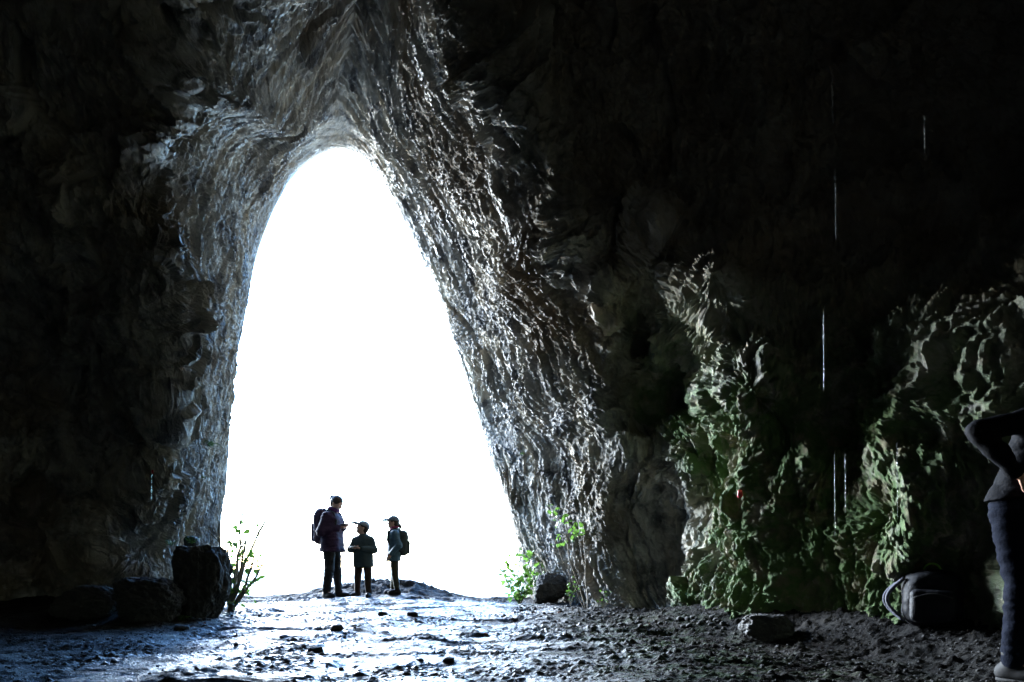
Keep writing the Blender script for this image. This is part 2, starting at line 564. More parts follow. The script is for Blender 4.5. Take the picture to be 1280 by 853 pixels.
    d = d + rev * vary * (0.050 * facets(wa2 * 0.26, wb2 * 2.2, 0.3) + 0.032 * facets(wa2 * 0.6, wb2 * 5.5, 4.3) + 0.020 * facets(wa2 * 1.6, wb2 * 12.0, 8.3) + 0.011 * facets(wa2 * 4, wb2 * 24.0, 2.3))
    # --- crags and broken faces
    knob0 = inner * sstep(9.5, 11, Sx)
    amp = 0.10 + 0.90 * sstep(3.5, 4.0, T)
    wx, wy, wz = [v + 0.12 * perlin(x * 1.9 + k, y * 1.9, z * 1.9) for k, v in ((0, x), (31, y), (57, z))]
    rw = sstep(9.8, 11.0, Sx)
    fa_ = amp * (1 - 0.72 * knob0)
    d = d + fa_ * (0.20 * facets(wx * 1.0, wy * 1.0, wz * 0.8) + 0.13 * facets(wx * 2.7, wy * 2.7, wz * 2.2) + 0.060 * facets(wx * 6.8, wy * 6.8, wz * 5.5))
    d = d + cl * (0.16 * facets(wx * 1.8, wy * 1.8, wz * 1.8) + 0.09 * facets(wx * 4.2, wy * 4.2, wz * 4.2) + 0.04 * facets(wx * 9, wy * 9, wz * 9))
    d = d + rev * (0.022 * facets(wx * 3.4 + 9, wy * 3.4, wz * 2.4) + 0.014 * facets(wx * 7.5 + 3, wy * 7.5, wz * 5.0))
    d = d + (0.020 + 0.010 * inner) * (1 - 0.8 * knob0) * facets(wx * 15, wy * 15, wz * 11)
    d = d + knob0 * (0.16 * fbm(wx * 1.9, wy * 1.9, wz * 1.2, 6, 0.58) + 0.016 * perlin(x * 37, y * 37, z * 30))
    c1 = np.abs(perlin(x * 1.5, y * 1.5, z * 1.2))
    c4 = perlin(x * 16, y * 16, z * 14)
    c5 = perlin(x * 34, y * 34, z * 30)
    d = d - amp * 0.12 * (c1 - 0.25) + (0.008 + 0.010 * inner) * c4 + (0.006 + 0.005 * inner) * c5
    # knobbly dripping flowstone under the moss on the low right wall
    knob = inner * sstep(9.5, 11, Sx)
    d = d + knob * (0.07 * np.abs(perlin(wx * 4.0, wy * 4.0, wz * 1.9 + 4)) + 0.06 * np.abs(perlin(wx * 8.5, wy * 8.5, wz * 4.0)) + 0.05 * np.abs(perlin(wx * 18, wy * 18, wz * 10)))
    d = d * lipf
    # the cleft above the opening
    d = d - 1.05 * cl
    # a rib beside it, falling to the left
    rib = np.exp(-((Sx - 6.25 + 0.5 * (T - 3)) / 0.28) ** 2) * sstep(2.4, 3.0, T) * (1 - sstep(4.0, 4.5, T))
    d = d + 0.30 * rib
    V = V + N * d[..., None]

    moss = sstep(3.75, 4.3, T) * sstep(10.3, 11.6, Sx) * (1 - 0.45 * sstep(7.2, 8.2, T))
    moss = np.maximum(moss, 0.10 * sstep(11.5, 12.5, Sx) * sstep(3.0, 3.8, T))
    grain = {'grain_a': wa.reshape(-1), 'grain_b': wb.reshape(-1), 'arch': (rev * (1 - cl)).reshape(-1), 'shade_fill': (inner * (1 - moss) * (0.15 + 0.85 * sstep(4.5, 6.5, Sx))).reshape(-1)}  # last mask paints fill light as paler rock, weaker on the left wall
    idx = np.arange(nr * nc).reshape(nr, nc)
    quads = np.stack([idx[:-1, :-1], idx[:-1, 1:], idx[1:, 1:], idx[1:, :-1]], -1)
    if sgn < 0:
        quads = quads[..., ::-1]
    # the one surface is cut into four pieces; every piece keeps the normals of the whole
    fn = normals(V) * sgn
    vv, mm, nn = V.reshape(-1, 3), moss.reshape(-1), fn.reshape(-1, 3)
    jr = int(np.searchsorted(tt, 4.0))
    c_a, c_b = int(COLS * 5.7 / 14), int(COLS * 10.0 / 14)
    pieces = [('cave_arch', quads[:jr], 'jagged wet grey rock arch framing the bright cave opening'),
              ('cave_wall_left', quads[jr:, :c_a], 'dark smooth rock wall left of the cave opening'),
              ('cave_ceiling', quads[jr:, c_a:c_b], 'dark brown overhanging rock ceiling of the cave'),
              ('cave_wall_right', quads[jr:, c_b:], 'green moss covered knobbly rock wall right of the opening')]
    for name, q, label in pieces:
        q = q.reshape(-1, 4)
        used, inv = np.unique(q.ravel(), return_inverse=True)
        me = mesh_np(name, vv[used], inv.reshape(-1, 4), False)
        at = me.attributes.new('moss', 'FLOAT', 'POINT')
        at.data.foreach_set('value', mm[used].astype(np.float32))
        for gn, gv in grain.items():
            at = me.attributes.new(gn, 'FLOAT', 'POINT')
            at.data.foreach_set('value', gv[used].astype(np.float32))
        tag(put(name, me, M_ROCK), label, None, kind='structure')
    return V


CAVE = build_cave()

# ------------------------------------------------------------------ finding places on the ground and on the rock
_cv = CAVE.reshape(-1, 3)
_front = _cv[:, 1] > 1.5
_cv = _cv[_front]
_cpx = CX + _cv[:, 0] / _cv[:, 1] * F_PX
_cpy = HZ - (_cv[:, 2] - CAM_Z) / _cv[:, 1] * F_PX


def wall_at(px, py, rad=6):
    m = (np.abs(_cpx - px) < rad) & (np.abs(_cpy - py) < rad)
    q = _cv[m]
    return q[np.argmin(q[:, 1])].astype(float)


def ground_at(px, py):
    """where the sight line through a photo pixel meets the ground"""
    ys = np.arange(2.8, 13.0, 0.01)
    xs = (px - CX) / F_PX * ys
    zr = CAM_Z + (HZ - py) / F_PX * ys
    g = np.array([ground_z(x, y) for x, y in zip(xs, ys)])
    k = np.argmax(zr <= g) if np.any(zr <= g) else len(ys) - 1
    return np.array([xs[k], ys[k], g[k]])


def merge(parts):
    """[(verts, faces)] of the same face size -> one (verts, faces)"""
    vs, fs, n = [], [], 0
    for v, f in parts:
        vs.append(np.asarray(v, float))
        fs.append(np.asarray(f, int) + n)
        n += len(v)
    return np.concatenate(vs), np.concatenate(fs)


def tube(pts, radii, sides=6):
    pts = np.asarray(pts, float)
    n = len(pts)
    radii = np.broadcast_to(np.asarray(radii, float), (n,))
    tan = np.gradient(pts, axis=0)
    tan /= np.linalg.norm(tan, axis=1, keepdims=True) + 1e-12
    ref = np.array([0.31, 0.77, 0.55])
    v = []
    for p, t, r in zip(pts, tan, radii):
        a = np.cross(t, ref)
        a /= np.linalg.norm(a) + 1e-12
        b = np.cross(t, a)
        for k in range(sides):
            w = 2 * math.pi * k / sides
            v.append(p + r * (math.cos(w) * a + math.sin(w) * b))
    f = []
    for i in range(n - 1):
        for k in range(sides):
            k2 = (k + 1) % sides
            f.append((i * sides + k, i * sides + k2, (i + 1) * sides + k2, (i + 1) * sides + k))
    v += [pts[0], pts[-1]]
    a, b = len(v) - 2, len(v) - 1
    for k in range(sides):
        k2 = (k + 1) % sides
        f.append((a, k2, k, k))
        f.append((b, (n - 1) * sides + k, (n - 1) * sides + k2, (n - 1) * sides + k2))
    return np.array(v), np.array(f)


def quads_to_mesh(name, v, f, smooth=True):
    """quads, where a repeated last index marks a triangle"""
    me = bpy.data.meshes.new(name)
    me.from_pydata([tuple(p) for p in v], [], [tuple(q[:3]) if q[2] == q[3] else tuple(q) for q in f.tolist()])
    me.polygons.foreach_set('use_smooth', np.full(len(me.polygons), smooth, bool))
    me.update()
    return me


# ------------------------------------------------------------------ boulders and stones
def stone_material():
    n = Nodes('loose_stone')
    b = n.noise(6.0, 6, 0.7)
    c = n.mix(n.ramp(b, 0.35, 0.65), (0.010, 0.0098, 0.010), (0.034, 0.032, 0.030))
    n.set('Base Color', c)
    n.set('Roughness', n.mix(n.noise(3, 3), (0.7, 0.7, 0.7), (0.95, 0.95, 0.95)))
    n.set('Normal', n.bump(n.noise(30, 6, 0.7), 0.02, 1.0))
    return n.m


M_STONE = stone_material()
import bmesh


def ico(sub):
    bm = bmesh.new()
    bmesh.ops.create_icosphere(bm, subdivisions=sub, radius=1)
    v = np.array([p.co for p in bm.verts])
    f = np.array([[p.index for p in q.verts] for q in bm.faces])
    bm.free()
    return v, f


_ICO = {k: ico(k) for k in (2, 3, 6)}


def rock_shape(sub, size, seed, rough=0.06, nplanes=11, soft=34.0):
    r = np.random.default_rng(seed)
    u, f = _ICO[sub]
    nrm = r.normal(size=(nplanes, 3))
    nrm /= np.linalg.norm(nrm, axis=1, keepdims=True)
    nrm = np.concatenate([nrm, [[0, 0, 1], [0, 0, -1], [1, 0, 0.1], [-1, 0, 0.15], [0, -1, 0.1], [0, 1, 0]]])
    dist = np.concatenate([r.uniform(0.78, 1.1, nplanes), r.uniform(0.85, 1.0, 6)])
    dots = np.maximum(u @ nrm.T, 1e-3)
    inv = dots / dist                                     # 1/r of every plane
    rad = 1.0 / (np.sum(inv ** soft, 1) ** (1 / soft))
    p = u * rad[:, None]
    o = seed * 3.7
    if rough:
        n1 = np.abs(perlin(p[:, 0] * 2.2 + o, p[:, 1] * 2.2, p[:, 2] * 2.2))
        n2 = perlin(p[:, 0] * 6 + o, p[:, 1] * 6, p[:, 2] * 6)
        n3 = perlin(p[:, 0] * 14 + o, p[:, 1] * 14, p[:, 2] * 14)
        p = p * (1 - rough * 2.2 * n1 + rough * 0.9 * n2 + rough * 0.45 * n3)[:, None]
    if rough:
        p = p * (1 + rough * 1.3 * facets(p[:, 0] * 2.6 + o, p[:, 1] * 2.6, p[:, 2] * 2.6) + rough * 0.6 * facets(p[:, 0] * 7 + o, p[:, 1] * 7, p[:, 2] * 7))[:, None]
    return p * np.array(size), f


def boulder(name, label, px0, px1, py0, py1, seed, y=None, depth=1.0, lean=0.0, sub=6, cat='boulder', group=None, rough=0.06, mat=None):
    g = ground_at(0.5 * (px0 + px1), py1)
    if y:
        g = np.array([(0.5 * (px0 + px1) - CX) / F_PX * y, y, CAM_Z + (HZ - py1) / F_PX * y])
    sx = 0.5 * (px1 - px0) / F_PX * g[1]
    sz = (py1 - py0) / F_PX * g[1]
    v, f = rock_shape(sub, (sx, sx * depth, sz * 0.56), seed, rough, 14, 15.0)
    v[:, 0] += lean * v[:, 2]
    v[:, 2] += sz * 0.44
    o = put(name, mesh_np(name, v, f), mat or M_STONE, loc=(g[0], g[1] + sx * depth * 0.6, g[2] - 0.01))
    return tag(o, label, cat, group)


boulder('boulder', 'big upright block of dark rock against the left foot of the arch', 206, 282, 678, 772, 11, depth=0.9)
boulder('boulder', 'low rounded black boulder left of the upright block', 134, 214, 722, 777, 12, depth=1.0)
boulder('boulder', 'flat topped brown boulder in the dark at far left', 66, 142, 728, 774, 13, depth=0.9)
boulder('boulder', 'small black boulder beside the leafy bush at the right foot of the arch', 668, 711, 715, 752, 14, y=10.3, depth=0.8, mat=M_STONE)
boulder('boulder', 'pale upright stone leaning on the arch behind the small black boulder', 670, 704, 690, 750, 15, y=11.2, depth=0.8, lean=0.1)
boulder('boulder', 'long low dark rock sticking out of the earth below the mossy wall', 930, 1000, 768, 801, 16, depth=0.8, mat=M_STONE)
boulder('stone', 'small dark stone resting on top of the upright block of rock', 226, 246, 668, 682, 17, y=8.2, cat='stone', sub=3)
_stn = [(478, 769, 14, 'knobbly black stone on the wet floor in front of the people'),
        (515, 770, 15, 'flat black stone on the wet floor in front of the girl'),
        (420, 788, 18, 'wide black stone half sunk in the floor in front of the woman'),
        (226, 788, 18, 'black stone on the floor in front of the upright block'),
        (392, 816, 22, 'low dark stone in the wet hollow at the bottom of the picture'),
        (560, 826, 16, 'small dark stone on the shiny floor near the bottom centre')]
for k, (px, py, w, lb) in enumerate(_stn):
    boulder('stone', lb, px - w * 0.5, px + w * 0.5, py - w * 0.42, py + 1, 30 + k, depth=0.8, sub=3, cat='stone')

_pm = []
for k in range(6):
    v, f = rock_shape(2, (1, 0.85, 0.62), 50 + k, 0.05, 8)
    _pm.append(mesh_np('pebble', v, f, False))
    _pm[-1].materials.append(M_STONE)
rr = np.random.default_rng(5)


def pebble(px, py, rad, label, group):
    g = ground_at(px, py)
    o = put('pebble', _pm[rr.integers(6)], loc=(g[0], g[1], g[2] + rad * 0.25))
    o.scale = (rad, rad, rad)
    o.rotation_euler = (rr.uniform(-0.4, 0.4), rr.uniform(-0.4, 0.4), rr.uniform(0, 6.28))
    tag(o, label, 'pebble', group)


for k in range(95):
    px = rr.uniform(640, 905)
    py = 757 + (px - 640) * 0.07 + abs(rr.normal(0, 9))
    pebble(px, py, rr.uniform(0.012, 0.034), 'small dark stone in the rubble along the foot of the right wall', 'rubble along the right wall')
for k in range(32):
    px, py = rr.uniform(120, 640), 770 + 75 * rr.random() ** 1.4
    pebble(px, py, rr.uniform(0.008, 0.022), 'small dark pebble scattered on the shiny wet floor', 'pebbles on the wet floor')
for k in range(40):
    px, py = rr.uniform(880, 1230), rr.uniform(790, 848)
    pebble(px, py, rr.uniform(0.008, 0.020), 'small clod on the dry earth below the mossy wall', 'clods on the dry earth')
for k in range(22):
    px, py = rr.uniform(215, 330), rr.uniform(762, 776)
    pebble(px, py, rr.uniform(0.012, 0.030), 'small stone at the foot of the upright block of rock', 'stones below the upright block')

# finer grit, uncountable
gv, gf = rock_shape(2, (1, 0.9, 0.6), 71, 0, 8)
gx, gy = [], []
while len(gx) < 9000:
    x, y = rr.uniform(-5.0, 3.4), rr.uniform(3.0, 11.8)
    dens = 0.28 + 0.7 * sstep(0.0, 1.0, x) + 0.5 * np.exp(-((x + 3.8) / 0.6) ** 2)
    if rr.random() < dens * (0.35 + 0.65 * (perlin(x * 1.2, y * 1.2, 40.0) > 0.0)):
        gx.append(x)
        gy.append(y)
gx, gy = np.array(gx), np.array(gy)
gz = ground_z(gx, gy)
_u, _tf = ico(1)
_rad = rr.uniform(0.003, 0.011, len(gx))
_jit = rr.uniform(0.65, 1.2, (len(gx), len(_u), 1))
_vv = _u[None] * _jit * (_rad[:, None, None] * np.array([1, 1, 0.7])) + np.stack([gx, gy, gz + _rad * 0.2], 1)[:, None, :]
_ff = _tf[None] + (np.arange(len(gx)) * len(_u))[:, None, None]
o = put('grit', mesh_np('grit', _vv.reshape(-1, 3), _ff.reshape(-1, 3), False), M_STONE)
tag(o, 'fine dark grit and crumbs strewn over the cave floor', 'grit', kind='stuff')

# ------------------------------------------------------------------ leaves, bushes, ferns
def leaf_material(name, c1, c2, trans=0.5):
    n = Nodes(name)
    col = n.mix(n.noise(8, 3), c1, c2)
    n.set('Base Color', col)
    n.set('Roughness', 0.5)
    tr = n.t.nodes.new('ShaderNodeBsdfTranslucent')
    n.t.links.new(col, tr.inputs[0])
    mx = n.t.nodes.new('ShaderNodeMixShader')
    mx.inputs[0].default_value = trans
    n.t.links.new(n.b.outputs[0], mx.inputs[1])
    n.t.links.new(tr.outputs[0], mx.inputs[2])
    n.t.links.new(mx.outputs[0], n.out.inputs[0])
    return n.m


def bark_material():
    n = Nodes('thin_bark')
    n.set('Base Color', n.mix(n.noise(20, 4), (0.10, 0.085, 0.065), (0.20, 0.17, 0.13)))
    n.set('Roughness', 0.8)
    n.set('Normal', n.bump(n.noise(120, 3), 0.002))
    return n.m


M_LEAF = leaf_material('fresh_leaf', (0.050, 0.115, 0.016), (0.085, 0.17, 0.03), 0.4)
M_BARK = bark_material()
M_DEAD = leaf_material('fallen_leaf', (0.30, 0.07, 0.02), (0.16, 0.07, 0.03), 0.2)


def leaf_geo(p, d, up, L, w):
    d = d / np.linalg.norm(d)
    s = np.cross(d, up)
    s = s / (np.linalg.norm(s) + 1e-9)
    n = np.cross(s, d)
    v = [p, p + d * L * 0.35 + s * w * 0.5 + n * L * 0.06, p + d * L * 0.72 + s * w * 0.36 + n * L * 0.03, p + d * L - n * L * 0.10,
         p + d * L * 0.72 - s * w * 0.36 + n * L * 0.03, p + d * L * 0.35 - s * w * 0.5 + n * L * 0.06, p + d * L * 0.38, p + d * L * 0.72 - n * L * 0.02]
    f = [(0, 1, 6, 6), (1, 2, 7, 6), (2, 3, 7, 7), (3, 4, 7, 7), (4, 5, 6, 7), (5, 0, 6, 6)]
    return np.array(v), np.array(f)


def rand_dir(r, up=0.2):
    d = r.normal(size=3)
    d[2] += up
    return d / np.linalg.norm(d)


def wiggle(p0, p1, r, n=9, am=0.06, sag=0.0):
    t = np.linspace(0, 1, n)[:, None]
    L = np.linalg.norm(np.asarray(p1) - p0)
    w = r.normal(size=(n, 3)) * am * L * 0.25
    w = np.cumsum(w, 0) * t * (1 - t) * 2
    p = np.asarray(p0) * (1 - t) + np.asarray(p1) * t + w
    p[:, 2] += sag * L * (t[:, 0] * (1 - t[:, 0]))
    return p


def plant(name, label, cat, base, stems, leaves, seed, rad=0.006, leaf_len=0.05, group=None, twigs=2, leaf_w=0.55):
    """stems: tips (world points); leaves: (stem index, t0, count, spread)"""
    r = np.random.default_rng(seed)
    base = np.asarray(base, float)
    t = tag(empty(name, base), label, cat, group)
    lines, lf = [], []
    for k, tip in enumerate(stems):
        tip = np.asarray(tip, float)
        b = base + np.array([r.uniform(-0.03, 0.03), r.uniform(-0.03, 0.03), -0.03])
        ln = wiggle(b, tip, r, 10, 0.10, 0.10)
        lines.append(ln)
        rr_ = np.linspace(rad, rad * 0.42, 10)
        geo = [tube(ln - base, rr_, 5)]
        for _ in range(twigs):
            i = r.integers(4, 9)
            d = rand_dir(r, 0.9)
            Lt = np.linalg.norm(tip - b) * r.uniform(0.12, 0.28)
            tw = wiggle(ln[i], ln[i] + d * Lt, r, 6, 0.1)
            lines.append(tw)
            geo.append(tube(tw - base, np.linspace(rad * 0.4, rad * 0.15, 6), 4))
        v, f = merge(geo)
        put('stem', quads_to_mesh('stem', v, f), M_BARK, t)
    for (k, t0, cnt, spread) in leaves:
        ln = lines[k % len(lines)]
        for _ in range(cnt):
            u = r.uniform(t0, 1.0) * (len(ln) - 1)
            i = min(int(u), len(ln) - 2)
            p = ln[i] * (1 - (u - i)) + ln[i + 1] * (u - i)
            q = p + r.normal(size=3) * spread
            lf.append(leaf_geo(q - base, rand_dir(r, 0.35), rand_dir(r, 1.2), leaf_len * r.uniform(0.55, 1.2), leaf_len * leaf_w * r.uniform(0.8, 1.2)))
    if lf:
        v, f = merge(lf)
        o = put('leaves', quads_to_mesh('leaves', v, f, False), M_LEAF, t)
    return t


def rosette(name, label, cat, base, n, L, seed, droop=0.5, group=None):
    """a small fern: fronds bending outwards, each with paired leaflets"""
    r = np.random.default_rng(seed)
    base = np.asarray(base, float)
    t = tag(empty(name, base), label, cat, group)
    for k in range(n):
        az = 2 * math.pi * k / n + r.uniform(-0.3, 0.3)
        h = np.array([math.cos(az), math.sin(az), 0])
        Lk = L * r.uniform(0.7, 1.15)
        s = np.linspace(0, 1, 8)
        pts = np.stack([h[0] * Lk * s * 0.75, h[1] * Lk * s * 0.75, Lk * (0.85 * s - droop * s * s)], 1)
        geo = [tube(pts, np.linspace(0.0035, 0.001, 8), 4)]
        side = np.array([-h[1], h[0], 0.15])
        for i in range(1, 8):
            for sg in (-1, 1):
                ll = Lk * 0.34 * (1 - 0.55 * s[i])
                geo.append(leaf_geo(pts[i], side * sg + h * 0.5, np.array([0, 0, 1.0]), ll, ll * 0.42))
        v, f = merge(geo)
        put('frond', quads_to_mesh('frond', v, f, False), M_LEAF, t)
    return t


def on_y(px, py, y):
    return P(px, py, y)


b = ground_at(288, 764)
yb = b[1]
plant('bush', 'thin straggly bush with bare twigs beside the left foot of the arch', 'bush', b,
      [on_y(337, 640, yb), on_y(300, 650, yb + 0.2), on_y(318, 690, yb), on_y(284, 680, yb + 0.2), on_y(328, 705, yb + 0.1), on_y(308, 668, yb - 0.1), on_y(296, 702, yb), on_y(274, 655, yb + 0.3)],
      [(k, 0.08, 15, 0.07) for k in (5, 10, 15, 20, 25, 30, 35)] + [(k, 0.0, 3, 0.04) for k in (1, 7, 12, 17, 23, 28)], 3, rad=0.024, leaf_len=0.115, twigs=4)
b = ground_at(648, 751)
b = P(648, 751, 11.0)
b[2] = ground_z(b[0], b[1])
plant('bush', 'bright green leafy bush on the threshold at the right foot of the arch', 'bush', b,
      [P(626, 712, 11.0), P(640, 695, 11.1), P(652, 692, 11.0), P(664, 705, 11.0), P(634, 728, 10.9), P(676, 714, 10.9), P(686, 715, 10.9), P(660, 722, 10.8)],
      [(3 * k, 0.25, 20, 0.07) for k in range(8)] + [(3 * k + 1, 0.2, 7, 0.04) for k in range(8)], 4, rad=0.012, leaf_len=0.11)
y0 = wall_at(736, 735)[1] - 0.25
b = P(734, 750, y0)
b[2] = ground_z(b[0], b[1])
plant('sapling', 'thin leaning sapling with a few bright leaves in front of the right wall', 'sapling', b,
      [P(692, 634, y0 - 0.1), P(716, 652, y0 - 0.2), P(728, 660, y0), P(694, 675, y0 - 0.1)],
      [(0, 0.72, 16, 0.035), (1, 0.5, 3, 0.03), (3, 0.78, 22, 0.045), (6, 0.9, 7, 0.03), (9, 0.85, 7, 0.03)], 6, rad=0.008, leaf_len=0.095, twigs=2)
b = P(714, 752, wall_at(714, 735)[1] - 0.2)
b[2] = ground_z(b[0], b[1])
plant('seedling', 'low tuft of bright green leaves at the sapling\'s foot', 'seedling', b,
      [P(712, 722, b[1]), P(722, 728, b[1]), P(708, 730, b[1])], [(0, 0.2, 14, 0.04), (1, 0.2, 8, 0.03), (2, 0.2, 10, 0.03)], 8, rad=0.003, leaf_len=0.055, twigs=0)
b = P(756, 752, wall_at(756, 735)[1] - 0.15)
b[2] = ground_z(b[0], b[1])
plant('seedling', 'single tiny green seedling right of the sapling', 'seedling', b, [P(758, 739, b[1]), P(751, 741, b[1])], [(0, 0.3, 6, 0.02), (1, 0.3, 6, 0.02)], 9, rad=0.002, leaf_len=0.05, twigs=0)
rosette('fern', 'bright green fern on the floor in front of the upright block', 'fern', np.array([P(228, 0, 7.2)[0], 7.2, ground_z(P(228, 0, 7.2)[0], 7.2)]), 9, 0.15, 10)
rosette('fern', 'green fern growing between the rounded boulder and the upright block', 'fern', P(210, 746, 7.25), 7, 0.14, 11)
w = P(214, 682, 8.15)
rosette('fern', 'small fern on the left shoulder of the upright block', 'fern', w, 6, 0.12, 12, 0.3)
w = P(240, 680, 8.15)
rosette('fern', 'small fern on top of the upright block beside the little stone', 'fern', w, 6, 0.14, 13, 0.2)
w = wall_at(266, 560)
rosette('fern', 'fern clinging to the left side of the arch', 'fern', w, 8, 0.22, 14, 0.75)
w = wall_at(258, 602)
rosette('fern', 'tiny fern low on the left side of the arch', 'fern', w, 5, 0.10, 15, 0.75)
w = wall_at(648, 572)
rosette('fern', 'tiny fern on the right side of the arch', 'fern', w, 5, 0.09, 16, 0.75)
w = wall_at(900, 693)
rosette('fern', 'tiny bright fern low on the mossy wall', 'fern', w, 5, 0.06, 17, 0.75)

_lm = []
for k in range(3):
    v, f = leaf_geo(np.zeros(3), np.array([1.0, 0, 0.1]), np.array([0, 0, 1.0]), 1.0, 0.62)
    v[:, 2] += 0.10 * np.sin(v[:, 0] * 4 + k)
    _lm.append(quads_to_mesh('fallen_leaf', v, f, False))
    _lm[-1].materials.append(M_DEAD)
for k, (px, py, lb) in enumerate([(237, 786, None), (253, 781, None), (611, 794, 'orange fallen leaf on the wet floor right of centre'),
                                  (497, 790, None), (563, 785, None), (592, 764, None), (668, 768, None), (700, 767, None), (440, 778, None),
                                  (330, 763, None), (760, 772, None), (812, 782, None), (628, 770, None)]):
    g = ground_at(px, py)
    o = put('fallen_leaf', _lm[k % 3], loc=(g[0], g[1], g[2] + 0.008), rotz=k * 1.3)
    sc = 0.075 if lb else rr.uniform(0.035, 0.06)
    o.scale = (sc, sc, sc)
    o.rotation_euler[0] = rr.uniform(-0.5, 0.5)
    if k < 2:
        tag(o, 'red brown fallen leaf on the floor below the upright block', 'leaf', 'fallen leaves below the upright block')
    elif lb:
        tag(o, lb, 'leaf')
    else:
        tag(o, 'small brown fallen leaf lying on the cave floor', 'leaf', 'brown fallen leaves on the floor')

# a red marker on the mossy wall
n = Nodes('red_paint')
n.set('Base Color', n.mix(n.noise(30, 3), (0.62, 0.03, 0.045), (0.45, 0.02, 0.03)))
n.set('Roughness', 0.5)
M_RED = n.m
w = wall_at(920, 622)
v, f = rock_shape(3, (0.026, 0.014, 0.044), 90, 0.02, 26, 12.0)
o = put('wall_marker', mesh_np('wall_marker', v, f), M_RED, loc=(w[0] - 0.01, w[1] - 0.03, w[2]))
tag(o, 'small oval red marker fixed to the mossy wall', 'marker')
w = wall_at(197, 586)
v, f = rock_shape(3, (0.014, 0.010, 0.026), 91, 0.02, 26, 12.0)
o = put('wall_marker', mesh_np('wall_marker', v, f), M_RED, loc=(w[0] + 0.01, w[1] - 0.03, w[2]))
tag(o, 'tiny red marker on the dark left side of the arch', 'marker')

